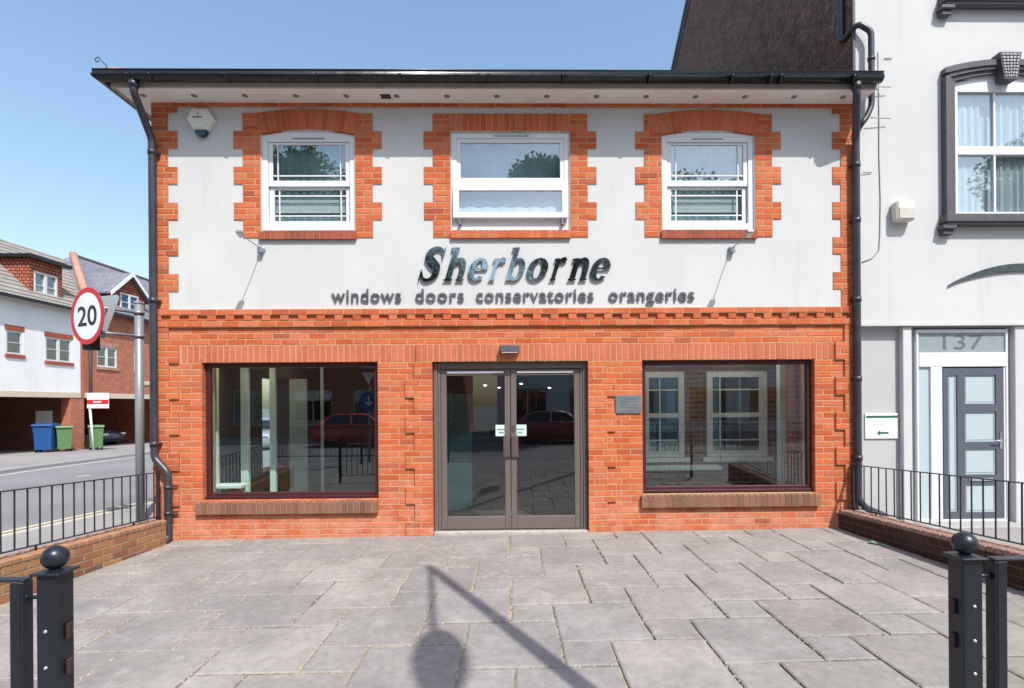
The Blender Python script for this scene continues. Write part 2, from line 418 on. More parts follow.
def leafmat(name, a, bcol):
    m, nt, b, _ = newmat(name)
    g = nt.nodes.new('ShaderNodeNewGeometry'); rp = ramp(nt, [(0, a), (1, bcol)]); nt.links.new(g.outputs['Random Per Island'], rp.inputs[0])
    nt.links.new(rp.outputs[0], b.inputs['Base Color']); b.inputs['Roughness'].default_value = .6
    tl = nt.nodes.new('ShaderNodeBsdfTranslucent'); nt.links.new(mixc(nt, rp.outputs[0], (1.3, 1.35, 1.0), 1, 'MULTIPLY'), tl.inputs[0])
    mx = nt.nodes.new('ShaderNodeMixShader'); mx.inputs[0].default_value = .4; out = _
    nt.links.new(b.outputs[0], mx.inputs[1]); nt.links.new(tl.outputs[0], mx.inputs[2]); nt.links.new(mx.outputs[0], out.inputs[0]); return m
M_leaf = leafmat('green_leaves', (.06, .09, .045), (.12, .16, .085))
M_bark = plain('brown_bark', (.10, .07, .05), .95, var=.3, nscale=8, bmp=.8, bscale=20)

# ------------------------------------------------------------------ ground
def gz(x, y):                                   # gentle falls of the real ground
    z = -.03 + .0075*max(-5, min(5, x))
    z -= .022*max(0, y-8)*min(1, max(0, (-x-5)/6)) if x < -5 else 0
    return z
def sheet(name, poly_fn, mat, dz): pass
def strip(mb, left, right, dz, step=1.0):
    """a sheet between two polylines with matching vertices"""
    n = len(left); b = len(mb.v)
    for a, c in zip(left, right):
        mb.v.append((a[0], a[1], gz(*a)+dz)); mb.v.append((c[0], c[1], gz(*c)+dz))
    for i in range(n-1): mb.face([b+2*i, b+2*i+1, b+2*i+3, b+2*i+2])
def lerp(a, b, t): return a+(b-a)*t

mb = MB()
xs = [-420, -120, -60, -40] + [-30+1.5*i for i in range(21)] + [5, 10, 20, 40, 120, 420]
ys = [-420, -120, -60, -40, -28, -20, -10, -5, 0, 4, 8] + [8+2*i for i in range(1, 17)] + [60, 120, 420]
b0 = len(mb.v)
for x in xs:
    for y in ys: mb.v.append((x, y, gz(x, min(y, 40))-.16))
ny = len(ys)
for i in range(len(xs)-1):
    for j in range(ny-1): mb.face([b0+i*ny+j, b0+(i+1)*ny+j, b0+(i+1)*ny+j+1, b0+i*ny+j+1])
structure(mb.build('ground', M_earth))

# kerb lines of the side street: near edge and far edge
def near_x(y): return -6.75 + .16*y if y < 12 else -4.83+.02*(y-12)
def far_x(y): return -12.6 - .145*y
yy = [-8.6+1.4*i for i in range(34)]
mb = MB(); strip(mb, [(far_x(y), y) for y in yy], [(near_x(y), y) for y in yy], -.08)
strip(mb, [(x, -17.6) for x in range(-60, 61, 5)], [(x, -8.6) for x in range(-60, 61, 5)], -.08)
structure(mb.build('road', M_road))
# footways: level with the forecourt, with a kerb face
mb = MB()
strip(mb, [(near_x(y)+.12, y) for y in yy], [(-4.45 if y < 9 else -4.3, y) for y in yy], .0)
strip(mb, [(far_x(y)-30, y) for y in yy], [(far_x(y)-.12, y) for y in yy], .0)
strip(mb, [(x, -8.4) for x in range(-5, 61, 5)], [(x, -6.9) for x in range(-5, 61, 5)], .0)
strip(mb, [(4.3, y) for y in range(-7, 1)], [(14, y) for y in range(-7, 1)], -.004)
strip(mb, [(-4.3, y) for y in (-6.9, -5, -3, -1, 0)], [(-3.9, y) for y in (-6.9, -5, -3, -1, 0)], -.02)
strip(mb, [(x, -22.5) for x in range(-60, 61, 5)], [(x, -17.75) for x in range(-60, 61, 5)], .0)
structure(mb.build('pavement', M_pave))
mb = MB()
def kerb(mb, pts, w=.13):
    for i in range(len(pts)-1):
        a, c = Vector((*pts[i], 0)), Vector((*pts[i+1], 0)); d = (c-a); L = d.length; d.normalize(); n = Vector((-d.y, d.x, 0))
        k = max(1, round(L/.9))
        for q in range(k):
            p0 = a+d*(L*q/k+.004); p1 = a+d*(L*(q+1)/k-.004)
            vs = []
            for p in (p0, p1):
                for s, z in ((-w/2, -.2), (w/2, -.2), (w/2, .006), (-w/2, .006)):
                    pp = p+n*s; vs.append((pp.x, pp.y, gz(pp.x, pp.y)+z))
            mb.add(vs, [(0, 1, 2, 3), (7, 6, 5, 4), (0, 4, 5, 1), (1, 5, 6, 2), (2, 6, 7, 3), (3, 7, 4, 0)])
kerb(mb, [(near_x(y)+.06, y) for y in yy]); kerb(mb, [(far_x(y)-.06, y) for y in yy])
kerb(mb, [(x, -8.5) for x in range(-7, 61, 4)]); kerb(mb, [(x, -17.7) for x in range(-60, 61, 4)])
structure(mb.build('kerb', M_kerb))
mb = MB(); mb.m = 0
for off in (.42, .62):
    strip(mb, [(near_x(y)-off-.05, y) for y in yy], [(near_x(y)-off+.04, y) for y in yy], -.076)
mb.m = 1
def dash(mb, p0, p1, w=.1):
    a, c = Vector(p0), Vector(p1); d = (c-a).normalized(); n = Vector((-d.y, d.x))
    vs = [a-n*w/2, a+n*w/2, c+n*w/2, c-n*w/2]
    mb.add([(p.x, p.y, gz(p.x, p.y)-.076) for p in vs], [(0, 1, 2, 3)])
def cl(y): return -12.9+.26*y
for y0 in (-3.2, 1.6, 6.9, 12.3, 18, 24): dash(mb, (cl(y0), y0), (cl(y0+3.4), y0+3.4))
for k in range(-14, 15): dash(mb, (k*4, -13.1), (k*4+2, -13.1))
strip(mb, [(far_x(y)+.25, y) for y in yy], [(far_x(y)+.34, y) for y in yy], -.076)
structure(mb.build('road_markings', [M_yline, M_line]))

# forecourt slabs -------------------------------------------------------------
mb = MB(); RS = random.Random(21)
X0, X1, Y1, Y0 = -4.62, 4.62, .02, -6.95
PW, PH, pw, ph = .655, .690, .345, .345; OX, OY = .298, -3.052
slabs = []
for a_ in range(-40, 41):
    for c_ in range(-40, 41):
        ox, oy = OX+a_*PW-c_*pw, OY+a_*ph+c_*PH
        for (x0s, x1s, y0s, y1s) in ((ox, ox+PW, oy, oy+PH), (ox+PW, ox+PW+pw, oy, oy+ph)):
            x0s, x1s, y0s, y1s = max(x0s, X0), min(x1s, X1), max(y0s, Y0), min(y1s, Y1)
            if x1s-x0s > .03 and y1s-y0s > .03: slabs.append((x0s, x1s, y0s, y1s))
if True:
    for (xa, xb, ya, yb) in slabs:
        g = RS.uniform(.005, .0095); z = RS.uniform(-.003, .003)
        tx, ty = RS.uniform(-.0018, .0018), RS.uniform(-.0018, .0018)
        # outline with a slightly ragged edge
        nE = 6; pts = []
        cr = [(xa+g, ya+g), (xb-g, ya+g), (xb-g, yb-g), (xa+g, yb-g)]
        cr = [(p[0]+RS.uniform(-.005, .005), p[1]+RS.uniform(-.005, .005)) for p in cr]
        for e in range(4):
            p, q = cr[e], cr[(e+1) % 4]
            for s in range(nE):
                t = s/nE; jx = RS.uniform(-.0035, .0035) if s else 0; jy = RS.uniform(-.0035, .0035) if s else 0
                pts.append((lerp(p[0], q[0], t)+jx, lerp(p[1], q[1], t)+jy))
        xm, ym = (xa+xb)/2, (ya+yb)/2; n = len(pts)
        def zz(x, y): return gz(x, y)+z+tx*(x-xm)/.4+ty*(y-ym)/.4
        top = [(lerp(p[0], xm, .012/max(.3, xb-xa)*2), lerp(p[1], ym, .012/max(.3, yb-ya)*2)) for p in pts]
        vs = [(p[0], p[1], zz(*p)) for p in top]+[(p[0], p[1], zz(*p)-.007) for p in pts]+[(p[0], p[1], zz(*p)-.06) for p in pts]
        fs = [list(range(n))]
        for k in range(n):
            m_ = (k+1) % n; fs += [(k, n+k, n+m_, m_), (n+k, 2*n+k, 2*n+m_, n+m_)]
        mb.add(vs, fs)
mb.m = 1
vs = [(x, y, gz(x, y)-.0105-.011*(x > .5)) for x in (X0, -2, .0, .9, 2, X1) for y in (Y0, Y1)]
mb.add(vs, [(2*i, 2*i+2, 2*i+3, 2*i+1) for i in range(5)])
structure(mb.build('forecourt_paving', [M_slab, M_joint]))
mb = MB(); RG = random.Random(77)
def chip(x, y, r_):
    a0 = RG.uniform(0, 6); k = 5; z = gz(x, y)-.001
    ring_ = [(x+r_*RG.uniform(.6, 1)*math.cos(a0+q*2*PI/k), y+r_*RG.uniform(.6, 1)*math.sin(a0+q*2*PI/k)) for q in range(k)]
    vs = [(p[0], p[1], z-.004) for p in ring_]+[(x+(p[0]-x)*.6, y+(p[1]-y)*.6, z+r_*.5) for p in ring_]
    mb.add(vs, [(q, (q+1) % k, k+(q+1) % k, k+q) for q in range(k)]+[tuple(range(k, 2*k))])
near_ = [q for q in slabs if q[3] > -4.3]
for _ in range(6500):
    q = RG.choice(near_); e = RG.random(); w_ = 1 if q[0] < .6 else .45
    if RG.random() > w_: continue
    if e < .6: x_, y_ = q[0]+RG.gauss(0, .006), RG.uniform(q[2], q[3])
    else: x_, y_ = RG.uniform(q[0], q[1]), q[2]+RG.gauss(0, .006)
    if y_ < -.01: chip(x_, y_, RG.choice((.002, .003, .004, .005, .0065)))
for _ in range(260): chip(RG.uniform(-4.0, 4.0), RG.uniform(-4.2, -.05), RG.uniform(.002, .005))
gr = mb.build('joint_grit', M_grit); gr['kind'] = 'stuff'; gr['label'] = 'pale sandy grit and stone chips loose in the paving joints'; gr['category'] = 'grit'

# ------------------------------------------------------------------ shop building
XL, XR = -4.52, 4.38
C = .0745; ZB = 2.82
def zk(k): return ZB+k*C
W1 = (-3.165, -1.989); W2 = (-.791, .718); W3 = (1.883, 3.073)
SW1 = (-3.914, -1.733, .436, 2.1495); SW2 = (1.622, 3.819, .462, 2.1495)
DO = (-1.035, .919, -.1, 2.1495)
shop = thing('shop_building', 'two storey orange brick shop with pale render upstairs and two wide shop windows', 'shop', (0, 0, 0))

def fill(mb, x0, x1, k0, k1, y, depth, excl=(), phase=0., L=.225, g=.010):
    for k in range(k0, k1):
        z = zk(k); zm = z+C/2; iv = [(x0, x1)]
        for e in excl:
            if not (e[2] < zm < e[3]): continue
            nv = []
            for a, b_ in iv:
                if e[1] <= a or e[0] >= b_: nv.append((a, b_)); continue
                if e[0] > a: nv.append((a, e[0]))
                if e[1] < b_: nv.append((e[1], b_))
            iv = nv
        off = (k % 2)*L/2+phase
        for a, b_ in iv:
            if b_-a < .02: continue
            cuts = [a]; q = math.floor((a-off)/L)+1
            while off+q*L < b_-.05:
                if off+q*L > a+.05: cuts.append(off+q*L)
                q += 1
            cuts.append(b_)
            for i in range(len(cuts)-1):
                mb.brick(cuts[i]+g/2, cuts[i+1]-g/2, y, y+depth, z+g/2, z+C-g/2)

mb = MB(); mb.m = 0
holes = [(DO[0], DO[1], -1, DO[3]), SW1, SW2]
z3, z6, z9 = zk(-3), zk(-6), zk(-9)
# quoins of the lower storey (proud)
quo = []
for side in ('L', 'R', 'dl', 'dr'):
    k = -3; w = 0
    if side in ('dl', 'dr'): k = -9
    else: k = -3
    while k > -40:
        wide = ((-k-3)//3) % 2 == 1
        if side == 'L': a, b_ = XL, (-4.19 if wide else -4.307)
        if side == 'R': a, b_ = (4.08 if wide else 4.197), XR
        if side == 'dl': a, b_ = (-1.385 if wide else -1.272), DO[0]
        if side == 'dr': a, b_ = DO[1], (1.28 if wide else 1.167)
        quo.append((a, b_, k-3, k)); k -= 3
for a, b_, ka, kb in quo: fill(mb, a, b_, max(ka, -39), kb, -.024, .12, phase=(.05 if a < 0 else .1))
qx = [(a-.001, b_+.001, zk(ka), zk(kb)) for a, b_, ka, kb in quo]
sold = [(-4.17, -1.245, z9, z6), (-1.245, 1.145, z9, z6), (1.145, 4.155, z9, z6)]
fill(mb, XL, XR, -39, -3, 0, .1, excl=holes+qx+sold)
# band with dentils
fill(mb, XL, XR, -1, 0, -.034, .13); fill(mb, XL, XR, -3, -2, -.034, .13, phase=.06)
fill(mb, XL, XR, -2, -1, .0, .1)
x = XL+.01
while x < XR-.1:
    mb.brick(x+.005, x+.1075, -.034, -.002, zk(-2)+.005, zk(-1)-.005); x += .2255
# upper storey quoins and window surrounds
surr_holes = []
def upper_quoin(a_n, b_n, a_w, b_w, k0, k1, first_wide_k):
    k = k1
    while k > k0:
        ka = max(k-3, k0) if k <= 33 else 33
        if k > 33: wide = True; ka = 33
        else: wide = ((33-k)//3) % 2 == 1; ka = max(k-3, k0)
        a, b_ = (a_w, b_w) if wide else (a_n, b_n)
        fill(mb, a, b_, ka, k, -.012, .1, phase=(a*0+.03))
        k = ka
upper_quoin(XL, -4.307, XL, -4.19, 0, 34, 0); upper_quoin(4.169, XR, 4.066, XR, 0, 34, 0)
for (a, b_), flat in ((W1, 0), (W2, 1), (W3, 0)):
    upper_quoin(a-.226, a, a-.34, a, 12, 33, 0); upper_quoin(b_, b_+.226, b_, b_+.34, 12, 33, 0)
fill(mb, XL, XR, 34, 35, -.018, .1)
brickm = mb
mb2 = MB()                                        # soldier courses and arches
def soldiers(mb, x0, x1, z0, z1, y, d=.1):
    n = round((x1-x0)/.0755); w = (x1-x0)/n
    for i in range(n): mb.brick(x0+i*w+.005, x0+(i+1)*w-.005, y, y+d, z0+.005, z1-.005)
soldiers(mb2, sold[0][0], sold[0][1], z9, z6, 0); soldiers(mb2, sold[2][0], sold[2][1], z9, z6, 0)
soldiers(mb2, sold[1][0], sold[1][1], z9, z6, -.024, .12)
brickm.m = 0
soldiers(brickm, W2[0], W2[1], zk(30), zk(33), -.014)
for a, b_ in (W1, W3):
    n = 17; sag = .06
    def inner(t): return (lerp(a, b_, t), 5.018+sag*(1-(2*t-1)**2))
    def outer(t): return (lerp(a-.07, b_+.07, t), zk(33)-.008+.058*(1-(2*t-1)**2))
    for i in range(n):
        t0, t1 = (i+.06)/n, (i+.94)/n
        brickm.quadprism([inner(t0), inner(t1), outer(t1), outer(t0)], -.020, .08)
wall = brickm.build('brickwork', M_brick, shop)
mb2.build('soldier_course', M_soldier, shop)
# mortar bed behind the bricks
mb = MB()
mh = [(h[0]-.008, h[1]+.008, h[2]-.008, h[3]+.006) for h in holes]
mb.grid_wall(XL+.004, XR-.004, -.3, zk(-3), .0035, .30, mh)
for a, b_, ka, kb in quo: mb.box(a+.008, b_-.008, -.0205, .0030, zk(max(ka, -40)), zk(kb))
mb.box(-1.241, 1.141, -.0205, .003, z9, z6)
mb.box(XL+.004, XR-.004, -.0305, .0025, zk(-1)+.001, zk(0)-.002); mb.box(XL+.004, XR-.004, -.0305, .0025, zk(-3)+.001, zk(-2)-.001)
mb.box(XL+.004, XR-.004, .0035, .30, zk(-3), zk(0)-.003)
mb.box(XL+.004, XR-.004, -.0145, -.001, zk(34)+.001, zk(35))
# quoin + surround beds
def upbed(a_n, b_n, a_w, b_w, k0, k1):
    k = k1
    while k > k0:
        if k > 33: wide = True; ka = 33
        else: wide = ((33-k)//3) % 2 == 1; ka = max(k-3, k0)
        a, b_ = (a_w, b_w) if wide else (a_n, b_n)
        mb.box(a+.004, b_-.004, -.0085, -.001, zk(ka)+.001, zk(k)-.001); k = ka
upbed(XL, -4.307, XL, -4.19, 0, 34); upbed(4.169, XR, 4.066, XR, 0, 34)
for a, b_ in (W1, W2, W3):
    upbed(a-.226, a+.004, a-.34, a+.004, 12, 33); upbed(b_-.004, b_+.226, b_-.004, b_+.34, 12, 33)
mb.box(W2[0], W2[1], -.0105, .05, zk(30), zk(33)-.003)
for a, b_ in (W1, W3):
    pi_ = [(lerp(a, b_, t/12), 5.020+.06*(1-(t/6-1)**2)) for t in range(13)]
    po_ = [(lerp(a-.066, b_+.066, t/12), zk(33)-.012+.058*(1-(t/6-1)**2)) for t in range(13)]
    for i in range(12): mb.prism([pi_[i], pi_[i+1], po_[i+1], po_[i]], -.0165, .05)
mb.build('mortar_bed', M_mortar, shop)
# side and rear walls
mb = MB()
SWIN = (2.2, 3.3, .5, 2.1)
m_ = MB(); m_.grid_wall(.30, 9.0, -.3, 5.40, -.28, 0, [SWIN])
for p in m_.v: pass
mb.add([(XL+.002-p[1]-.0, p[0], p[2]) for p in [(q[0], q[1], q[2]) for q in m_.v]], m_.f)
mb.box(XR-.30, XR-.004, .30, 9.0, -.3, 5.40)
mb.box(XL+.3, XR-.3, 8.7, 9.0, -.3, 5.40)
mb.build('side_wall', M_redwall, shop)
mb = MB()
mb.grid_wall(XL+.02, XR-.02, zk(0)-.002, 5.398, 0, .30, [(W1[0]+.01, W1[1]-.01, 3.79, 5.06), (W2[0]+.01, W2[1]-.01, 3.79, 5.05), (W3[0]+.01, W3[1]-.01, 3.79, 5.06)])
mb.build('render_panel', M_render, shop)
# brick sills
def sill(x0, x1, zt, zb, y0, y1, mat, name='sill'):
    m = MB(); n = round((x1-x0)/.075); w = (x1-x0)/n; fall = .022
    for i in range(n):
        a, b_ = x0+i*w+.004, x0+(i+1)*w-.004; c = .005
        vs = [(a, y0, zb), (b_, y0, zb), (b_, y0, zt-fall), (a, y0, zt-fall), (a+c, y0+c*2, zt-fall+c*1.5), (b_-c, y0+c*2, zt-fall+c*1.5),
              (a, y1, zb), (b_, y1, zb), (b_, y1, zt), (a, y1, zt)]
        m.add(vs, [(0, 1, 2, 3), (3, 2, 5, 4), (4, 5, 8, 9), (0, 3, 4, 9, 6), (1, 7, 8, 5, 2), (0, 6, 7, 1)])
    m.m = 1; m.box(x0+.01, x1-.01, y0+.006, y1, zb+.004, zt-fall-.006)
    return m.build(name, [mat, M_mortar], shop)
sill(-3.985, -1.725, .425, .262, -.05, .07, M_brown); sill(1.585, 3.868, .455, .290, -.05, .07, M_brown)
sill(W1[0]-.02, W1[1]+.02, 3.806, 3.690, -.042, .04, M_redsill); sill(W3[0]-.02, W3[1]+.02, 3.806, 3.690, -.042, .04, M_redsill)
sill(W2[0]-.005, W2[1]+.005, 3.806, 3.700, -.042, .04, M_brick)

# ---- upstairs windows
def ring(m, x0, x1, z0, z1, w, y0, y1, wb=None, wt=None, c=.004):
    wb = w if wb is None else wb; wt = w if wt is None else wt
    m.cbox(x0, x0+w, y0, y1, z0, z1, c); m.cbox(x1-w, x1, y0, y1, z0, z1, c)
    m.cbox(x0+w-.001, x1-w+.001, y0+.001, y1-.001, z0, z0+wb, c); m.cbox(x0+w-.001, x1-w+.001, y0+.001, y1-.001, z1-wt, z1, c)
def sash_window(a, b_, lab):
    m = MB(); z0 = 3.812; zt = 4.965
    m.cbox(a+.002, a+.075, .02, .10, z0, zt+.05, .005); m.cbox(b_-.075, b_-.002, .02, .10, z0, zt+.05, .005)
    m.cbox(a+.074, b_-.074, .021, .10, z0, z0+.085, .005)
    n = 12; arc = [(lerp(a+.004, b_-.004, t/n), 5.012+.058*(1-(2*t/n-1)**2)) for t in range(n+1)]
    m.prism([(a+.004, zt-.03)]+arc+[(b_-.004, zt-.03)][::1], .019, .10)
    w = m.build('window', M_upvc, shop)
    if lab: w['label'] = lab
    zm = 4.42
    # upper sash (front), lower sash (behind)
    s = MB(); ring(s, a+.077, b_-.077, zm-.045, zt-.032, .055, .035, .065, wb=.075, wt=.03)
    up = s.build('sash', M_upvc, w)
    g = MB(); g.box(a+.127, b_-.127, .048, .054, zm+.02, zt-.05); g.build('pane', M_up_glass, up)
    g = MB()
    for xx in (a+.195, b_-.195): g.box(xx-.008, xx+.008, .040, .047, zm+.028, zt-.055)
    g.box(a+.13, b_-.13, .041, .0465, zm+.085, zm+.101); g.build('glazing_bar', M_upvc, up)
    s = MB(); ring(s, a+.080, b_-.080, z0+.086, zm-.047, .058, .062, .092, wb=.05, wt=.03)
    lo = s.build('sash', M_upvc, w)
    g = MB(); g.box(a+.135, b_-.135, .076, .082, z0+.13, zm-.07); g.build('pane', M_up_glass, lo)
    g = MB()
    for xx in (a+.20, b_-.20): g.box(xx-.008, xx+.008, .068, .075, z0+.137, zm-.078)
    for zz in (z0+.205, zm-.15): g.box(a+.14, b_-.14, .069, .0745, zz-.008, zz+.008)
    g.build('glazing_bar', M_upvc, lo)
    v = MB(); v.cbox((a+b_)/2-.2, (a+b_)/2+.2, .012, .020, zt-.002, zt+.018, .003); v.build('trickle_vent', M_steel, w)
    bl = MB(); k0 = z0+.26
    for q in range(5): bl.box(a+.13, b_-.13, .125+.004*(q % 2), .128+.004*(q % 2), k0+q*.05, k0+q*.05+.047)
    bl.build('blind', M_blind, w)
    nc = MB(); vs_ = []
    for q in range(33):
        xx = lerp(a+.10, b_-.10, q/32); yy_ = .150+.008*math.sin(q*1.9)
        vs_ += [(xx, yy_, z0+.08), (xx, yy_, zt), (xx, yy_+.004, z0+.08), (xx, yy_+.004, zt)]
    nc.add(vs_, [f_ for q in range(32) for f_ in ((4*q, 4*q+4, 4*q+5, 4*q+1), (4*q+2, 4*q+3, 4*q+7, 4*q+6))])
    nc.build('curtain', M_netgrey, w)
sash_window(*W1, 'white arched sash window on the left'); sash_window(*W3, 'white arched sash window on the right')
a, b_ = W2; m = MB(); z0, zt, zm = 3.812, 5.048, 4.36
ring(m, a+.004, b_-.004, z0, zt, .07, .02, .10, wb=.15, wt=.07); m.cbox(a+.072, b_-.072, .022, .098, zm+.02, zm+.07)
w2 = m.build('window', M_upvc, shop); w2['label'] = 'white two-light casement window with flat top'
s = MB(); ring(s, a+.074, b_-.074, zm+.072, zt-.072, .05, .028, .07)
up = s.build('casement', M_upvc, w2); g = MB(); g.box(a+.12, b_-.12, .045, .051, zm+.12, zt-.12); g.build('pane', M_up_glass, up)
def tilt(m, ang, zt_, y_):                       # top-hung light pushed out at the bottom
    c, s_ = math.cos(ang), math.sin(ang)
    return m.xform(lambda x, y, z: (x, y_+(y-y_)*c+(z-zt_)*s_, zt_+(z-zt_)*c-(y-y_)*s_))
s = MB(); ring(s, a+.03, b_-.03, z0+.135, zm+.02, .075, .0, .04); tilt(s, math.radians(6), zm+.02, .02)
lo = s.build('casement', M_upvc, w2); g = MB(); g.box(a+.10, b_-.10, .016, .022, z0+.205, zm-.05); tilt(g, math.radians(6), zm+.02, .02); g.build('pane', M_up_glass, lo)
for xx in (a+.10, b_-.12):
    s = MB(); s.box(xx, xx+.035, -.03, .05, z0+.06, z0+.075); s.box(xx+.01, xx+.02, -.045, .02, z0+.06, z0+.13)
    s.build('window_stay', M_steel, w2)
nc = MB(); nc.box(a+.09, b_-.09, .16, .165, zm+.06, zt-.05); nc.build('curtain', M_netgrey, w2)
v = MB(); v.cbox(-.25, .20, .012, .0205, zt-.045, zt-.028, .003); v.build('trickle_vent', M_steel, w2)
bl = MB(); vs_ = []
for q in range(25):
    xx = lerp(a+.09, b_-.09, q/24); dz_ = .03*math.sin(q*.5)+.02*math.sin(q*1.3)
    vs_ += [(xx, .112+.006*math.sin(q*1.7), z0+.05), (xx, .112+.006*math.sin(q*1.7), zm+.02), (xx, .118+.006*math.sin(q*1.7), z0+.05), (xx, .118+.006*math.sin(q*1.7), zm+.02)]
bl.add(vs_, [f_ for q in range(24) for f_ in ((4*q, 4*q+4, 4*q+5, 4*q+1), (4*q+2, 4*q+3, 4*q+7, 4*q+6))]); bl.build('blind', M_blind, w2)

# ---- shop windows
def shop_window(h, lab):
    x0, x1, z0, z1 = h; m = MB()
    ring(m, x0+.003, x1-.003, z0+.002, z1-.003, .052, .07, .135, wb=.075, wt=.05, c=.006)
    m.cbox(x0+.003, x1-.003, .045, .0695, z0+.004, z0+.035, .004)
    w = m.build('shop_window', M_maroon, shop); w['label'] = lab
    g = MB(); g.box(x0+.05, x1-.05, .098, .106, z0+.07, z1-.05); g.build('pane', M_shop_glass, w)
    return w
sw1 = shop_window(SW1, 'wide maroon framed shop window left of the doors'); sw2 = shop_window(SW2, 'wide maroon framed shop window right of the doors')

# ---- entrance
m = MB(); x0, x1 = DO[0], DO[1]; zt = DO[3]
m.cbox(x0+.003, x0+.05, .055, .15, -.05, zt-.003, .004); m.cbox(x0+.051, x0+.085, .075, .15, -.05, zt-.01, .004)
m.cbox(x1-.05, x1-.003, .055, .15, -.05, zt-.003, .004); m.cbox(x1-.085, x1-.051, .075, .15, -.05, zt-.01, .004)
m.cbox(x0+.052, x1-.052, .057, .15, zt-.085, zt-.003, .004)
m.cbox(x0+.052, x1-.052, .06, .16, -.05, .006, .004)
df = m.build('door_frame', M_taupe, shop)
m = MB(); m.cbox(x0+.003, x1-.003, -.03, .054, -.08, .004, .006); m.build('threshold', plain('worn_cream_threshold', (.40, .36, .31), .8, var=.2, nscale=14), shop)
xc = (x0+x1)/2
def leaf(xa, xb, hx):
    m = MB(); z0, z1 = .012, zt-.088
    ring(m, xa, xb, z0, z1, .072, .085, .13, wb=.165, wt=.085, c=.005)
    d = m.build('door_leaf', M_taupe, shop)
    g = MB(); g.box(xa+.07, xb-.07, .104, .110, z0+.16, z1-.08); g.build('pane', M_door_glass, d)
    hm = MB(); hm.cbox(hx-.045, hx+.045, .055, .084, .93, 1.21, .006)
    hm.build('pull_plate', M_handle, d)
    st = MB(); st.cbox(xa+.08, xb-.08, .072, .0845, z1-.055, z1-.030, .003); st.build('sunlit_rail_strip', M_white, d)  # white strip standing in for the sunlit edge of the top rail
    nt_ = MB(); nx0 = hx-.19 if hx < xc else hx+.03
    if hx < xc: nx0 = xb-.19
    else: nx0 = xa+.045
    nt_.box(nx0, nx0+.155, .099, .1035, 1.20, 1.345)
    nt_.m = 1
    for zz, w_ in ((1.285, .115), (1.245, .075)):
        k = 0; xx = nx0+.0775-w_/2
        while xx < nx0+.0775+w_/2-.008:
            nt_.box(xx, xx+.009, .0978, .0989, zz-.010, zz+.010); xx += .0135
    nt_.build('notice', [M_palegreen, M_green], d)
    return d
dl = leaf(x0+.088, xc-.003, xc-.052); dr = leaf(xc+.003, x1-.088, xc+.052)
lk = MB(); lk.lathe([(.016, .068), (.018, .072), (.018, .0845)], (xc+.035, 0, 1.30), 14, 'y'); lk.cbox(xc+.022, xc+.048, .074, .0846, 1.26, 1.34, .003); lk.build('lock', M_chrome, dr)

# ---- interior (seen through the glass)
m = MB(); m.m = 0; m.box(XL+.3, XR-.3, .31, 8.7, -.2, -.012)
m.m = 1; m.box(XL+.3, XR-.3, .31, 8.7, 2.60, 2.75); m.box(XL+.3, XR-.3, .31, 8.7, 5.36, 5.395)
m.m = 2; m.box(-1.5, -1.42, 1.9, 8.7, -.01, 2.59); m.box(1.28, 1.36, .31, 8.7, -.01, 2.59); m.box(XL+.3, -1.5, 5.2, 5.3, -.01, 2.59)
m.box(-1.42, 1.28, 5.6, 5.7, -.01, 2.59); m.box(XL+.3, XR-.3, 4.0, 4.1, 2.76, 5.35)
m.box(XL+.305, XL+.315, .32, 2.19, -.01, 2.59); m.box(XL+.305, XL+.315, 3.31, 5.19, -.01, 2.59); m.box(XL+.305, XL+.315, 2.19, 3.31, 2.11, 2.59); m.box(XL+.305, XL+.315, 2.19, 3.31, -.01, .49); m.box(XL+.02, XL+.314, 3.285, 3.299, .5, 2.1)
m.build('interior', [M_infloor, M_inwall, M_indark], shop)
m = MB(); m.grid_wall(1.37, XR-.31, -.01, 2.59, 1.5, 1.62, [(2.03, 2.57, .82, 2.04), (3.02, 3.86, .82, 2.04)])
m.build('display_wall', M_inbrick, shop)
def disp_win(a, b_, lab):
    m = MB(); ring(m, a-.05, b_+.05, .77, 2.09, .09, 1.45, 1.53); m.cbox(a-.12, b_+.12, 1.40, 1.449, .70, .765)
    m.cbox(a+.04, b_-.04, 1.46, 1.52, 1.38, 1.45)
    for xx in (a+.11, b_-.11) if b_-a > .6 else (a+.16,): m.box(xx+.04, xx+.062, 1.47, 1.49, .86, 2.0)
    for zz in (1.02, 1.80): m.box(a+.04, b_-.04, 1.471, 1.489, zz, zz+.022)
    w = m.build('display_window', M_upvc, shop)
    g = MB(); g.box(a+.03, b_-.03, 1.5, 1.506, .85, 2.01); g.build('pane', M_far_glass, w)
disp_win(2.03, 2.57, ''); disp_win(3.02, 3.86, '')
m = MB(); m.cbox(1.38, 3.1, 1.2, 1.39, .60, .66); m.cbox(XR-.60, XR-.52, .8, .9, 0, 2.5)
m.build('display_ledge', M_upvc, shop)
m = MB()
for x_, y_, w_ in ((-4.10, .6, .06), (-3.90, 1.0, .11), (-3.50, 1.0, .08), (-3.12, 1.9, .035)):
    m.cbox(x_-w_/2, x_+w_/2, y_, y_+.06, -.01, 2.45)
m.cbox(XL+.32, -1.55, .9, .96, 2.30, 2.42)
m.cbox(-3.72, -3.44, 2.1, 2.14, -.01, 2.05)
m.build('display_frame', M_wood, shop)
m = MB(); m.cbox(-4.1, -3.7, .5, .75, .50, .54); m.box(-4.06, -4.02, .54, .58, 0, .5); m.box(-3.78, -3.74, .66, .70, 0, .5)
m.build('display_table', M_white, shop)
m = MB(); m.cbox(-1.0, -.62, .9, .93, .1, 1.75); m.build('display_poster', M_teal, shop)
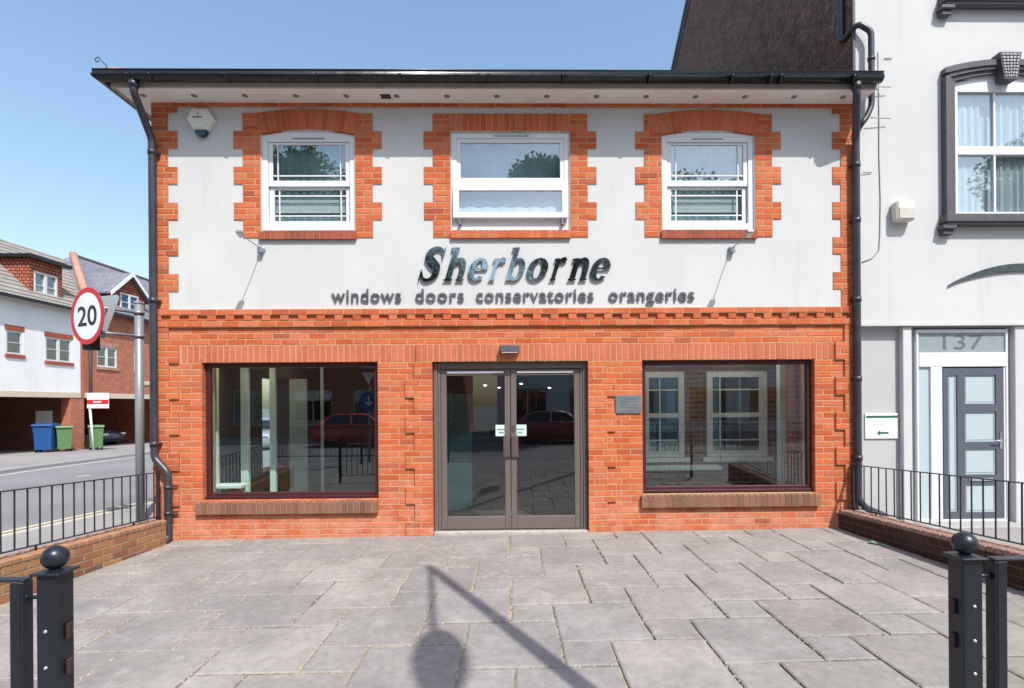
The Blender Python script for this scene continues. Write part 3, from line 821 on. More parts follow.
for x_ in (-3.6, -2.3, -.75, .55, 2.1, 3.3):
    for y_ in (.75, 3.1):
        if x_ > 1.3 and y_ > 2: continue
        l = MB(); l.lathe([(.0, 2.588), (.085, 2.586), (.10, 2.592), (.10, 2.599)], (x_, y_, 0), 16); l.build('added_fill_light', M_lamp, shop)  # unseen ceiling discs, added to brighten the interior
for x_, y_, z_ in ((-.50, 2.2, 1.93), (-.30, 3.4, 1.93), (.10, 1.6, 1.93), (.62, 2.8, 1.90)):
    l = MB(); l.tube([(x_, y_, z_+.03), (x_, y_, 2.6)], .004, 5); l.lathe([(.0, z_+.05), (.02, z_+.045), (.045, z_+.0), (.042, z_+.0), (.0, z_+.03)], (x_, y_, 0), 12); p_ = l.build('pendant_lamp', M_black, shop)
    l = MB(); l.lathe([(0, z_-.012), (.018, z_-.008), (.024, z_+.01), (0, z_+.028)], (x_, y_, 0), 10); l.build('bulb', M_lamp, p_)

# ---- roof, soffit, gutter, pipes
OV = .34; OL = .21
m = MB(); m.box(XL-OL, XR+.04, -OV, .0-.001, 5.402, 5.418); m.box(XL-OL, XL-.001, 0, 9.3, 5.402, 5.418)
m.build('soffit', M_soffit, shop)
m = MB(); m.cbox(XL-OL-.02, XR+.04, -OV-.022, -OV-.001, 5.385, 5.505); m.cbox(XL-OL-.022, XL-OL-.001, -OV, 9.3, 5.385, 5.505)
m.build('fascia', plain('shaded_cream_fascia', (.40, .36, .31), .6, var=.08), shop)  # cream darkened to carry the gutter's shade in its colour
m = MB(); xx = XL-.02; i = 0
vents = []
for px_ in range(15):
    xv = -4.50+px_*.615
    if xv > XR-.1: break
    m = MB(); m.lathe([(.0, 5.398), (.016, 5.396), (.030, 5.394), (.036, 5.3975), (.036, 5.4019)], (xv, -.17, 0), 12)
    m.build('soffit_vent', M_vent, shop)
m = MB(); m.box(-1.62, -1.50, -.21, -.12, 5.396, 5.4018); m.build('soffit_grille', M_rust, shop)
tp = math.tan(math.radians(27)); zr = 5.515
x0_, y0_ = XL-OL-.05, -OV-.06; yr = 4.5; hr = zr+(yr-y0_)*tp; xh = x0_+(yr-y0_)
m = MB(); m.add([(x0_, y0_, zr), (XR+.03, y0_, zr), (XR+.03, yr, hr), (xh, yr, hr), (x0_, 2*yr-y0_, zr), (XR+.03, 2*yr-y0_, zr)],
                [(0, 1, 2, 3), (0, 3, 4), (3, 2, 5, 4)])
m.add([(x0_, y0_, zr-.03), (XR+.03, y0_, zr-.03), (XR+.03, 2*yr-y0_, zr-.03), (x0_, 2*yr-y0_, zr-.03)], [(0, 3, 2, 1)])
for a_, c_ in (((x0_, y0_), (XR+.03, y0_)), ((x0_, y0_), (x0_, 2*yr-y0_))):
    m.add([(*a_, zr-.03), (*c_, zr-.03), (*c_, zr), (*a_, zr)], [(0, 1, 2, 3)])
roof = m.build('roof', M_tile, shop)
m = MB(); m.tube([(x0_+.02, y0_+.02, zr+.015), (xh, yr, hr+.02)], .075, 12); m.tube([(xh, yr, hr+.02), (XR, yr, hr+.02)], .075, 12)
m.build('hip_tile', M_clay, roof)
m = MB(); m.tube([(x0_+.05, y0_+.02, zr+.06), (x0_-.02, y0_-.02, zr+.14), (x0_-.06, y0_-.02, zr+.19), (x0_-.10, y0_-.02, zr+.17), (x0_-.09, y0_-.02, zr+.13), (x0_-.05, y0_-.02, zr+.15)], .006, 6)
m.build('hip_iron', M_iron, roof)
# gutter: squareline trough swept along front and left side
prof = [(0, .108), (0, .055)]+[(.064-.064*math.cos(a_*PI/8), .048-.054*math.sin(a_*PI/8)) for a_ in range(1, 8)]+[(.129, .045), (.1285, .051), (.1255, .056), (.121, .0585), (.118, .062), (.118, .100), (.123, .104), (.123, .108), (.110, .108), (.108, .055), (.09, .02), (.06, .006), (.03, .02), (.012, .055), (.012, .108)]
m = MB(); yf = -OV-.024; zg = 5.425; XG = XL-OL-.024; m.s = True
n = len(prof)
pa = [(XG-p[0], yf-p[0], zg+p[1]) for p in prof]; pb = [(XR+.03, yf-p[0], zg+p[1]) for p in prof]; pc = [(XG-p[0], 9.3, zg+p[1]) for p in prof]
m.add(pa+pb, [(i, (i+1) % n, n+(i+1) % n, n+i) for i in range(n)]+[list(range(n, 2*n))])
m.add(pa+pc, [(i, (i+1) % n, n+(i+1) % n, n+i) for i in range(n)])
for xx in (-4.45, -4.20, -3.33, -2.3, -1.32, -.40, -.28, .60, 1.62, 2.60, 3.06, 3.18, 4.05):
    w_ = .018
    q = [(.060+(p[0]-.060)*1.10, .06+(p[1]-.06)*1.10) for p in prof[:13]]; nq = len(q)
    vs = [(xx-w_, yf-.004-p[0], zg+p[1]) for p in q]+[(xx+w_, yf-.004-p[0], zg+p[1]) for p in q]
    m.add(vs, [(i, i+1, nq+1+i, nq+i) for i in range(nq-1)]+[tuple(range(nq)), tuple(range(nq, 2*nq))[::-1]])
gut = m.build('gutter', M_black, shop)
def bend(pts, r=.06, k=5):
    """round the corners of a pipe path"""
    pts = [Vector(p) for p in pts]; out = [pts[0]]
    for i in range(1, len(pts)-1):
        p = pts[i]; a = (pts[i-1]-p); b2 = (pts[i+1]-p); ra = min(r, a.length*.45, b2.length*.45)
        a = p+a.normalized()*ra; c2 = p+b2.normalized()*ra
        for q in range(k+1):
            t = q/k; out.append(a*(1-t)**2+p*2*t*(1-t)+c2*t*t)
    out.append(pts[-1]); return out
PR = .043
m = MB(); xp = -4.455; yp = -.085
m.tube(bend([(-4.44, yf-.055, zg+.0), (-4.44, yf-.055, zg-.12), (xp, yp, zg-.52), (xp, yp, .98), (-4.275, -.11, .80), (-4.275, -.11, .0), (-4.275, -.19, -.05)]), PR, 14)
m.tube([(-4.44, yf-.055, zg), (-4.44, yf-.055, zg-.07)], .055, 14)
for z_ in (4.75, 2.92, 1.15): m.tube([(xp, yp, z_-.03), (xp, yp, z_+.03)], PR+.007, 14); m.box(xp-.062, xp+.062, yp+.02, -.02, z_-.012, z_+.012)
for z_ in (.62, .30): m.tube([(-4.275, -.11, z_-.02), (-4.275, -.11, z_+.02)], PR+.007, 14); m.box(-4.37, -4.20, -.05, -.026, z_-.01, z_+.01)
m.build('downpipe', M_blackpipe, shop)
m = MB(); xp = 4.33
m.tube(bend([(4.12, yf-.055, zg+.0), (4.12, yf-.055, zg-.14), (xp, -.075, zg-.50), (xp, -.075, .36), (4.42, -.10, .26), (4.66, -.10, .16), (4.66, -.10, -.03)]), PR, 14)
m.tube([(4.12, yf-.055, zg), (4.12, yf-.055, zg-.08)], .055, 14)
for z_ in (4.6, 3.9, 2.9, 1.9, .9): m.tube([(xp, -.075, z_-.03), (xp, -.075, z_+.03)], PR+.007, 14); m.box(xp-.06, xp+.06, -.055, -.01, z_-.012, z_+.012)
m.build('downpipe', M_blackpipe, shop)

# ------------------------------------------------------------------ lettering
def letter_mesh(strokes, name, mat, parent, x, z, s, y, depth, shear=.30):
    m = MB()
    for i, (L, Rr) in enumerate(strokes):        # ribbons: left and right edge polylines
        yo = y-.0006*i
        n = len(L); b = len(m.v)
        for l, r_ in zip(L, Rr):
            for p in (l, r_):
                X = x+s*(p[0]+shear*p[1]); Z = z+s*p[1]
                m.v.append((X, yo, Z)); m.v.append((X, y+depth, Z))
        for k in range(n-1):
            o = b+4*k
            m.face([o, o+2, o+6, o+4]); m.face([o+1, o+5, o+7, o+3])
            m.face([o, o+4, o+5, o+1]); m.face([o+2, o+3, o+7, o+6])
        m.face([b, b+1, b+3, b+2]); o = b+4*(n-1); m.face([o, o+2, o+3, o+1])
    return m.build(name, mat, parent)
def rib(pts, ws):
    """centre line with widths -> edges (Catmull-Rom smoothed)"""
    P = [Vector(p) for p in pts]; out = []; w = []
    n = len(P)
    for i in range(n-1):
        p0 = P[max(i-1, 0)]; p1 = P[i]; p2 = P[i+1]; p3 = P[min(i+2, n-1)]
        for q in range(6):
            t = q/6; out.append(.5*((2*p1)+(p2-p0)*t+(2*p0-5*p1+4*p2-p3)*t*t+(3*p1-p0-3*p2+p3)*t**3)); w.append(lerp(ws[i], ws[i+1], t))
    out.append(P[-1]); w.append(ws[-1]); L = []; Rr = []
    for i, p in enumerate(out):
        d = (out[min(i+1, len(out)-1)]-out[max(i-1, 0)]).normalized(); nrm = Vector((-d.y, d.x))
        L.append(tuple(p+nrm*w[i]/2)); Rr.append(tuple(p-nrm*w[i]/2))
    return (L, Rr)
def bar(x0, x1, z0, z1): return ([(x0, z0), (x0, z1)], [(x1, z0), (x1, z1)])
def arc(cx_, cz_, rx, rz, ix, iz, a0, a1, n=28):
    L = []; Rr = []
    for i in range(n+1):
        a = math.radians(lerp(a0, a1, i/n)); L.append((cx_+rx*math.cos(a), cz_+rz*math.sin(a))); Rr.append((cx_+ix*math.cos(a), cz_+iz*math.sin(a)))
    return (L, Rr)
def serif(xc_, z, w=.42, h=.07): return bar(xc_-w/2, xc_+w/2, z, z+h)
ST = .28
def stem(x, z1): return [bar(x, x+ST, 0, z1), ([(x-.12, z1-.13), (x-.12, z1-.04)], [(x+.02, z1-.10), (x+.02, z1)]), serif(x+ST/2, 0)]
G = {}
G['o'] = ([arc(.45, .5, 0.45, .52, .15, .42, 0, 360, 40)], .98)
G['e'] = ([arc(.45, .5, .45, .52, .15, .42, 8, 318, 36), bar(.22, .86, .50, .575)], .94)
G['b'] = ([*stem(.05, 1.5)[:2], arc(.50, .5, .44, .52, .14, .41, -135, 135, 30)], 1.02)
G['h'] = ([*stem(.06, 1.5), rib([(.26, .72), (.46, .92), (.66, .84), (.74, .55), (.74, 0)], [.08, .22, .28, ST, ST]), serif(.76, 0, .38)], 1.1)
G['n'] = ([*stem(.06, 1.0), rib([(.26, .72), (.46, .92), (.66, .84), (.74, .55), (.74, 0)], [.08, .22, .28, ST, ST]), serif(.76, 0, .38)], 1.1)
G['r'] = ([*stem(.06, 1.0), rib([(.26, .66), (.42, .90), (.62, .93), (.72, .84)], [.08, .18, .26, .28])], .82)
G['S'] = ([rib([(.98, 1.12), (.86, 1.38), (.58, 1.47), (.28, 1.32), (.24, 1.05), (.50, .82), (.80, .58), (.82, .26), (.56, .04), (.24, .10), (.08, .40)],
               [.08, .13, .16, .30, .38, .42, .40, .32, .16, .13, .08]), bar(.96, 1.02, 1.0, 1.5), bar(.02, .08, 0, .5)], 1.12)
sign = thing('shop_name_sign', 'large slanted mirror-finish serif letters spelling the shop name across the render', 'sign', (0, -.03, 3.16))
s_ = .277; zb = 3.165
SPAN = ((418, 446.5), (443, 466), (468, 488), (488, 506), (505, 525), (526.5, 548), (549, 567), (567, 589), (590, 610.5))
for ch, (pa_, pb_) in zip('Sherborne', SPAN):
    st_ = G[ch][0]; al_ = [p for L, Rr in st_ for p in L+Rr]
    xa, xb = -1.208+(pa_-418)*.01262, -1.208+(pb_-418)*.01262; sh = .30
    # fit the sheared outline into its width
    best = min((abs((max(p[0]*k_*.01+sh*p[1] for p in al_)-min(p[0]*k_*.01+sh*p[1] for p in al_))*s_-(xb-xa)), k_) for k_ in range(60, 130))[1]*.01
    x0_l = xa-s_*min(p[0]*best+sh*p[1] for p in al_)
    st2 = [([(p[0]*best, p[1]) for p in L], [(p[0]*best, p[1]) for p in Rr]) for L, Rr in st_]
    letter_mesh(st2, 'letter', M_mirror, sign, x0_l, zb, s_, -.034, .016, sh)
sign2 = thing('trade_list_sign', 'small grey raised letters reading windows doors conservatories orangeries in one line', 'sign', (0, -.03, 2.87))
def text_mesh(txt, name, mat, parent, x0, x1, zbase, hx, y, depth, spacing=1.0, bold=.0, M=None):
    """text fitted between x0 and x1; hx = height scale of an x-height of .5 em"""
    cu = bpy.data.curves.new('t', 'FONT'); cu.body = txt; cu.extrude = depth/2; cu.space_character = spacing; cu.offset = bold; cu.resolution_u = 3
    ob = bpy.data.objects.new('t', cu); COL.objects.link(ob); bpy.context.view_layer.update()
    me = bpy.data.meshes.new_from_object(ob.evaluated_get(bpy.context.evaluated_depsgraph_get()))
    bpy.data.objects.remove(ob)
    vs = [v.co.copy() for v in me.vertices]; fs = [list(p.vertices) for p in me.polygons]
    xa, xb = min(v.x for v in vs), max(v.x for v in vs)
    m = MB(); k = (x1-x0)/(xb-xa)
    pts = [(x0+(v.x-xa)*k, y-v.z-depth/2, zbase+v.y*hx) for v in vs]
    if M is not None: pts = [tuple(M @ Vector(p)) for p in pts]
    m.add(pts, fs); bpy.data.meshes.remove(me)
    return m.build(name, mat, parent)
for w_, a_, c_ in (('windows', -2.289, -1.42), ('doors', -1.24, -.632), ('conservatories', -.478, 1.005), ('orangeries', 1.195, 2.284)):
    text_mesh(w_, 'word', M_letter, sign2, a_, c_, 2.905, .235, -.013, .012, 1.08, .008)

# ------------------------------------------------------------------ things on the shop front
al = thing('alarm_box', 'white hexagonal alarm box with dark base high on the left of the render', 'alarm', (-3.88, 0, 5.16))
def hexa(s, sx=1): return [(-3.878+sx*s*.17*math.cos(math.radians(a)), 5.175+s*.155*math.sin(math.radians(a))) for a in (0, 60, 120, 180, 240, 300)]
m = MB(); h0, h1 = hexa(1), hexa(.82)
vs = [(p[0], -.002, p[1]) for p in h0]+[(p[0], -.055, p[1]) for p in h0]+[(p[0]-.012, -.085, p[1]) for p in h1]
m.add(vs, [(i, (i+1) % 6, 6+(i+1) % 6, 6+i) for i in range(6)]+[(6+i, 6+(i+1) % 6, 12+(i+1) % 6, 12+i) for i in range(6)]+[(12, 13, 14, 15, 16, 17)])
m.build('cover', plain('aged_white_plastic', (.66, .66, .60), .4, var=.05), al)
m = MB(); m.prism([(-3.955, 5.045), (-3.80, 5.045), (-3.825, 4.985), (-3.875, 4.965), (-3.93, 4.985)], -.06, -.004)
m.build('strobe', plain('dark_blue_lens', (.01, .03, .05), .15), al)
m = MB()
m.box(-3.895, -3.885, -.0875, -.0862, 5.215, 5.245)
for i, w_ in enumerate((.010, .007, .012, .008, .010, .009, .011)): m.box(-3.95+i*.017, -3.95+i*.017+w_, -.0875, -.0862, 5.178, 5.198)
m.build('marking', M_textblack, al)

def spot(x, z, lab, side):
    t = thing('sign_spotlight', lab, 'spotlight', (x, 0, z), group='spotlights over the sign')
    m = MB(); m.lathe([(.045, -.001), (.045, -.02), (.03, -.028)], (x, 0, z), 16, 'y'); m.cbox(x-.03, x+.03, -.07, -.02, z-.05, z+.02, .006)
    m.build('wall_mount', M_steel, t)
    m = MB(); m.tube([(x, -.03, z+.01), (x+side*.0, -.25, z+.02), (x+side*.01, -.46, z+.035)], .006, 8); m.build('arm', M_steel, t)
    m = MB(); Mx = Matrix.Translation((x+side*.01, -.50, z+.04)) @ Matrix.Rotation(math.radians(-25), 4, 'X')
    m.cbox(-.036, .036, -.055, .045, -.018, .022, .008, Mx); h_ = m.build('lamp_head', M_steel, t)
    m = MB(); m.box(-.03, .03, -.04, .038, -.0215, -.0185, Mx); m.build('lens', M_white, h_)
spot(-3.158, 3.565, 'left small spotlight on a thin arm, fixed under the left arched window', -1)
spot(2.763, 3.555, 'right small spotlight on a thin arm, fixed under the right arched window', 1)
t = thing('door_lamp', 'small dark grey box lamp fixed above the glass doors', 'wall lamp', (-.06, 0, 2.3))
m = MB(); m.cbox(-.185, .06, -.115, -.0245, 2.26, 2.345, .008); m.build('housing', plain('dark_grey_metal', (.09, .09, .10), .4), t)
m = MB(); m.cbox(-.165, .04, -.108, -.04, 2.250, 2.2595, .003); m.build('lens', M_white, t)
t = thing('wall_plaque', 'grey engraved metal plaque on the brick right of the doors', 'plaque', (1.435, 0, 1.6))
m = MB(); m.cbox(1.27, 1.598, -.018, -.0005, 1.482, 1.712, .003); m.build('plate', plain('dull_zinc', (.30, .31, .33), .35, metal=.7, var=.15), t)
m = MB(); rr_ = random.Random(3)
for i in range(5):
    xx = 1.32+.02*i % .05
    while xx < 1.54:
        w_ = rr_.uniform(.008, .02); m.box(xx, xx+w_, -.0195, -.0182, 1.665-i*.038, 1.675-i*.038); xx += w_+.006
m.build('engraving', plain('engraved_dark_grey', (.12, .12, .13), .5), t)  # rows of illegible dark grey marks

# ------------------------------------------------------------------ low walls and railings
def low_wall(name, lab, p0, p1, side, mats, faceside):
    """root at p0, local +x runs towards p1, local -y faces the forecourt"""
    d = Vector((p1[0]-p0[0], p1[1]-p0[1])); L = d.length; ang = math.atan2(d.y, d.x)
    t = thing(name, lab, 'low wall', (p0[0], p0[1], 0), ang)
    sl = .032
    s = faceside                                  # +1: forecourt at local +y, -1: at local -y
    m = MB(); T = .225; top = .235
    z_ = -.115; row = 0
    while z_ < top-.115:
        off = (row % 2)*.1125; xx = -.22+off
        while xx < L:
            a, b2 = max(0, xx)+.005, min(L, xx+.225)-.005
            if b2-a > .03: m.brick(a, b2, 0, T-.005, z_+.005, z_+.07)
            xx += .225
        z_ += .075; row += 1
    m2 = MB(); n = int(L/.078)
    zt0 = z_
    for i in range(n):
        a = i*L/n+.004; b2 = (i+1)*L/n-.004; m2.cbox(a, b2, -.006, T+.006, zt0+.004, top+R.uniform(-.003, .003), .006)
    m3 = MB(); m3.box(.004, L-.004, .004, T-.009, -.2, top-.012)
    def fx(x, y, z): return (x, (y if s < 0 else -y), z+(sl*x if z > -.05 else 0)-.0)
    for q in (m, m2, m3): q.xform(fx)
    m.build('brickwork', mats[0], t, world=False); m2.build('coping', mats[1], t, world=False); m3.build('mortar_bed', mats[2], t, world=False)
    return t, L, ang, sl
def railing(name, lab, p0, p1, off, faceside):
    d = Vector((p1[0]-p0[0], p1[1]-p0[1])); L = d.length; ang = math.atan2(d.y, d.x)
    t = thing(name, lab, 'railing', (p0[0], p0[1], .24), ang); sl = .038
    yo = off*(1 if faceside < 0 else -1)
    def fx(x, y, z): return (x, y, z+sl*x-.24)
    m = MB(); m.cbox(-.02, L, yo-.02, yo+.02, .805, .815, .003); m.xform(fx); m.build('top_rail', M_iron, t, world=False)
    m = MB(); m.cbox(-.02, L, yo-.018, yo+.018, .268, .278, .003)
    for xx in (0.35, 1.5, 2.7, 3.7): m.box(xx, xx+.014, yo-.007, yo+.007, .20, .27)
    m.xform(fx); m.build('bottom_rail', M_iron, t, world=False)
    for i in range(int(L/.118)):
        xx = .05+i*.118; m = MB()
        j = R.uniform(-.003, .003)
        m.tube([(xx, yo, .276), (xx+j, yo, .806)], .0075, 6, caps=False); m.xform(fx); m.build('baluster', M_iron, t, world=False)
    m = MB(); m.cbox(-.03, .0, yo-.018, yo+.018, .17, .83, .004); m.xform(fx); m.build('end_post', M_iron, t, world=False)
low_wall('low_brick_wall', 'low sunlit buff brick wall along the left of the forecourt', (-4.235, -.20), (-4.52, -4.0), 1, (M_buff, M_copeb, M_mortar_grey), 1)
railing('iron_railing', 'black iron railing on the low wall left of the forecourt', (-4.235, -.20), (-4.52, -4.0), .12, 1)
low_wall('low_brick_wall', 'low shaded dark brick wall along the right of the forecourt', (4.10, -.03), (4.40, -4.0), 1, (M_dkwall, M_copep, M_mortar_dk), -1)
railing('iron_railing', 'black iron railing on the low wall right of the forecourt', (4.10, -.10), (4.40, -4.0), .17, -1)

# litter
m = MB(); pts = [(4.00, -.74), (4.03, -.78), (4.07, -.80), (4.12, -.86), (4.14, -.93), (4.135, -1.02)]
hs = [.012, .035, .030, .012, .02, .006]; b = 0
for i, (p, h_) in enumerate(zip(pts, hs)):
    m.v += [(p[0]-.03, p[1]-.025, h_), (p[0]+.0, p[1]+.01, h_+.02), (p[0]+.03, p[1]+.03, h_*.6+.004)]
for i in range(len(pts)-1):
    for k in range(2): m.face([3*i+k, 3*i+k+1, 3*i+k+4, 3*i+k+3])
m.m = 0
n_ = len(m.v); m.v += [(x, y, z-.002) for x, y, z in m.v]
for f_ in list(m.f): m.face([i+n_ for i in f_][::-1])
m.xform(lambda x, y, z: (4.03+(x-4.05)*.7, -.86+(y+.88)*.75, z*.8-.004))
tag(m.build('crumpled_wrapper', plain('green_plastic_film', (.12, .26, .20), .3, var=.3, nscale=20)), 'crumpled green plastic wrapper on the slabs beside the right low wall', 'litter')

# ------------------------------------------------------------------ posts and barriers in the foreground
def ball_post(x, y, lab, face, bolts):
    t = thing('ball_top_post', lab, 'post', (x, y, gz(x, y)), group='ball topped posts at the forecourt entrance')
    H = .965; h = .04; m = MB(); m.cbox(x-h, x+h, y-h, y+h, gz(x, y)-.05, H, .004); m.build('shaft', M_post, t)
    m = MB(); m.cbox(x-.055, x+.055, y-.055, y+.055, H+.0005, H+.011, .003)
    m.add([(x-.045, y-.045, H+.011), (x+.045, y-.045, H+.011), (x+.045, y+.045, H+.011), (x-.045, y+.045, H+.011), (x, y, H+.018)], [(0, 1, 4), (1, 2, 4), (2, 3, 4), (3, 0, 4)])
    m.build('cap_plate', M_post, t)
    m = MB(); pr = [(.022, H+.012), (.018, H+.020)]
    for i in range(1, 14):
        a = PI*(i/14); pr.append((.0455*math.sin(a), H+.060-.0455*math.cos(a)))
    pr = [p for p in pr if p[1] > H+.019 or p[0] == .022]; pr.append((.0, H+.1055)); m.lathe(pr, (x, y, 0), 28); m.build('ball_finial', M_post, t)
    for k, z_ in enumerate(bolts):
        m = MB(); r_ = .0065; m.lathe([(r_, -.0005), (r_, -.004), (r_*.6, -.0065), (0, -.007)], (x-.004*face, y-h, z_), 12, 'y'); m.build('bolt', M_bolt, t)
    for z_ in bolts[:2]:
        m = MB(); xi = x+face*(h+.0005)
        m.cbox(min(xi, xi+face*.014), max(xi, xi+face*.014), y-.005, y+.02, z_-.045, z_+.015, .003); m.build('lug', M_rust, t)
def barrier(x, y, face, lab, zt):
    """panel running away from the forecourt opening; face = -1 to the left"""
    t = thing('guard_barrier', lab, 'barrier', (x, y, gz(x, y)), group='guard barrier panels beside the posts')
    L = 1.9; g0 = gz(x, y)
    def bx(a, b2, *q): u, v = x+face*a, x+face*b2; m.cbox(min(u, v), max(u, v), *q)
    m = MB(); bx(0, L, y-.022, y+.022, zt-.01, zt, .003); m.build('top_rail', M_post, t)
    for k in range(2):
        m = MB(); bx(0 if k == 0 else L-.010, .010 if k == 0 else L, y-.024, y+.024, g0-.04, zt-.011, .003)
        bx(.0105 if k == 0 else L-.05, .05 if k == 0 else L-.0105, y-.024, y-.016, g0-.04, zt-.012, .002); m.build('upright', M_post, t)
    m = MB(); bx(.05, L-.05, y-.02, y+.02, .10, .112, .003); m.build('bottom_rail', M_post, t)
    for i in range(1, 16):
        m = MB(); xx = x+face*(.05+i*(L-.1)/16); m.tube([(xx, y, .111), (xx, y, zt-.01)], .007, 6, caps=False); m.build('infill_bar', M_post, t)
    m = MB(); m.tube([(x-face*.07, y, zt-.075), (x+face*.02, y, zt-.075)], .008, 8); m.lathe([(.015, 0), (.015, .010)], (x-.005, y, zt-.075), 6, 'x'); m.build('fixing_bolt', M_post, t)
ball_post(-1.800, -4.60, 'black square post with ball top on the left of the forecourt opening', 1, (.751, .612, .47, .30))
ball_post(1.845, -4.55, 'black square post with ball top on the right of the forecourt opening', -1, (.779, .640, .507, .34))
barrier(-1.905, -4.60, -1, 'black guard barrier running left from the left ball-topped post', .945)
barrier(1.95, -4.55, 1, 'black guard barrier running right from the right ball-topped post', .965)

# ------------------------------------------------------------------ street lamp behind the camera
TIP = Vector((-.86, -1.33)); H_ = 7.5
SX, SY = .54, 1.48                                # sun: per metre of height the shadow moves -SX/SY, +1/SY
bx_, by_ = TIP.x+H_*SX/SY, TIP.y-H_/SY
t = thing('street_lamp', 'tall grey street lamp with a bracket arm beyond the forecourt, mirrored in the doors', 'street lamp', (bx_, by_, 0))
m = MB(); m.tube([(bx_, by_, -.05), (bx_, by_, 1.4), (bx_, by_, 1.45), (bx_, by_, H_+.02)], [.10, .10, .075, .050], 16); m.build('pole', M_steel, t)
m = MB(); m.tube([(bx_, by_, H_-.02), (bx_+.28, by_-1.58, H_+.02)], .028, 10); m.build('bracket_arm', M_steel, t)
m = MB(); cxl, cyl = bx_+.375, by_-1.97; an = math.atan2(-.47, .085)
Mx = Matrix.Translation((cxl, cyl, H_)) @ Matrix.Rotation(an, 4, 'Z')
pts = [(0, 0)]
ring_n = 20; vs = []; fs = []
for lz, k in ((-.05, .80), (-.03, 1.0), (.03, .96), (.09, .6)):
    for i in range(ring_n):
        a = 2*PI*i/ring_n; vs.append(tuple(Mx @ Vector((.47*k*math.cos(a), .185*k*math.sin(a), lz))))
for q in range(3):
    for i in range(ring_n): fs.append((q*ring_n+i, q*ring_n+(i+1) % ring_n, (q+1)*ring_n+(i+1) % ring_n, (q+1)*ring_n+i))
fs += [tuple(range(ring_n))[::-1], tuple(range(3*ring_n, 4*ring_n))]
m.add(vs, fs); m.build('lantern', M_steel, t)

# ------------------------------------------------------------------ road sign on the left
t = thing('speed_limit_sign', 'round red and white 20 speed limit sign on a grey post left of the shop', 'road sign', (-5.42, .95, gz(-5.4, 1)))
PX, PY = -5.375, .98
m = MB(); m.tube([(PX, PY, -.2), (PX, PY, 3.10)], .055, 18); m.lathe([(.064, 3.09), (.06, 3.115), (0, 3.125)], (PX, PY, 0), 18); m.build('pole', M_steel, t)
th = math.radians(-25)
SC = Vector((-5.665, .42, 2.82))
Ms = Matrix.Translation(SC) @ Matrix.Rotation(th, 4, 'Z')
def disc(m, r0, r1, y0, y1, n=40, c=(0, 0)):
    vs = []
    for i in range(n):
        a = 2*PI*i/n
        for r_, y_ in ((r1, y0), (r0, y0), (r1, y1), (r0, y1)):
            vs.append(tuple(Ms @ Vector((c[0]+r_*math.cos(a), y_, c[1]+r_*math.sin(a)))))
    fs = []
    for i in range(n):
        a, b2 = 4*i, 4*((i+1) % n); fs += [(a, b2, b2+1, a+1), (a+2, a+3, b2+3, b2+2), (a, a+2, b2+2, b2)]
    if r0 < 1e-4: pass
    m.add(vs, fs)
m = MB(); disc(m, 0, .38, .006, .010); m.build('backing_plate', M_steel, t)
m = MB(); disc(m, .312, .378, -.0005, .0055); m.build('red_ring', M_red, t)
m = MB(); disc(m, 0, .3115, .0005, .005); m.build('white_face', M_signface, t)
text_mesh('20', 'numerals', M_textblack, t, -.215, .225, -.125, .37, -.001, .001, 1.0, .014, Ms)
for z_ in (2.955, 2.62):
    m = MB(); a = Vector((PX, PY, z_)); b2 = Vector((SC.x+.03, SC.y+.05, z_)); m.tube([a, b2], .020, 8)
    m.tube([a+Vector((0, 0, -.022)), a+Vector((0, 0, .022))], .070, 14); m.build('bracket_arm', M_steel, t)
# rear of a give way triangle facing the other way
m = MB(); Mt = Matrix.Translation((-5.64, .66, 2.86)) @ Matrix.Rotation(math.radians(-20), 4, 'Z')
tri = []
for cxx, czz, a0 in ((.27, .22, -30), (-.27, .22, 90), (0, -.26, 210)):
    for q in range(6): a = math.radians(a0+q*24); tri.append((cxx+.05*math.cos(a), czz+.05*math.sin(a)))
nn = len(tri); vs = [tuple(Mt @ Vector((p[0], y_, p[1]))) for y_ in (-.002, .002) for p in tri]
m.add(vs, [tuple(range(nn)), tuple(range(nn, 2*nn))[::-1]]+[(i, (i+1) % nn, nn+(i+1) % nn, nn+i) for i in range(nn)])
m.build('triangle_back', plain('grey_green_back', (.42, .47, .45), .5, var=.06), t)
m = MB(); m.cbox(-5.80, -5.64, .50, .62, 2.38, 2.58, .01); m.build('sign_light_box', M_textblack, t)

# ------------------------------------------------------------------ white townhouse on the right
house = thing('white_townhouse', 'tall white rendered townhouse with dark window surrounds right of the shop', 'house', (4.4, 0, 0))
HX0, HX1 = 4.40, 10.6
UW = [(5.67, 6.97, 3.98, 5.83), (5.67, 6.97, 6.78, 8.6), (8.3, 9.6, 3.98, 5.83), (8.3, 9.6, 6.78, 8.6)]
m = MB(); m.grid_wall(HX0, HX1, 2.58, 10.0, .04, .34, [(h[0], h[1], h[2], h[3]-.07) for h in UW])
m.box(HX0, HX1, .02, .039, 2.58, 2.62)
m.build('front_wall', M_house, house)
m = MB(); m.grid_wall(HX0, HX1, -.2, 2.579, .14, .34, [(5.213, 6.42, -.3, 2.56), (7.3, 9.4, .9, 2.3)])
m.box(4.40, 4.46, .05, .139, -.2, 2.578)
m.build('ground_floor_wall', M_stone, house)
for a, b2 in ((5.01, 5.125), (6.478, 7.0), (9.8, 10.3)):
    m = MB(); m.cbox(a, b2, .055, .139, -.1, 2.576, .006); m.build('pilaster', M_house, house)
m = MB()
prof_ = [(.04, -.2), (9.3, -.2), (9.3, 9.5), (4.2, 13.1), (.04, 10.0)]
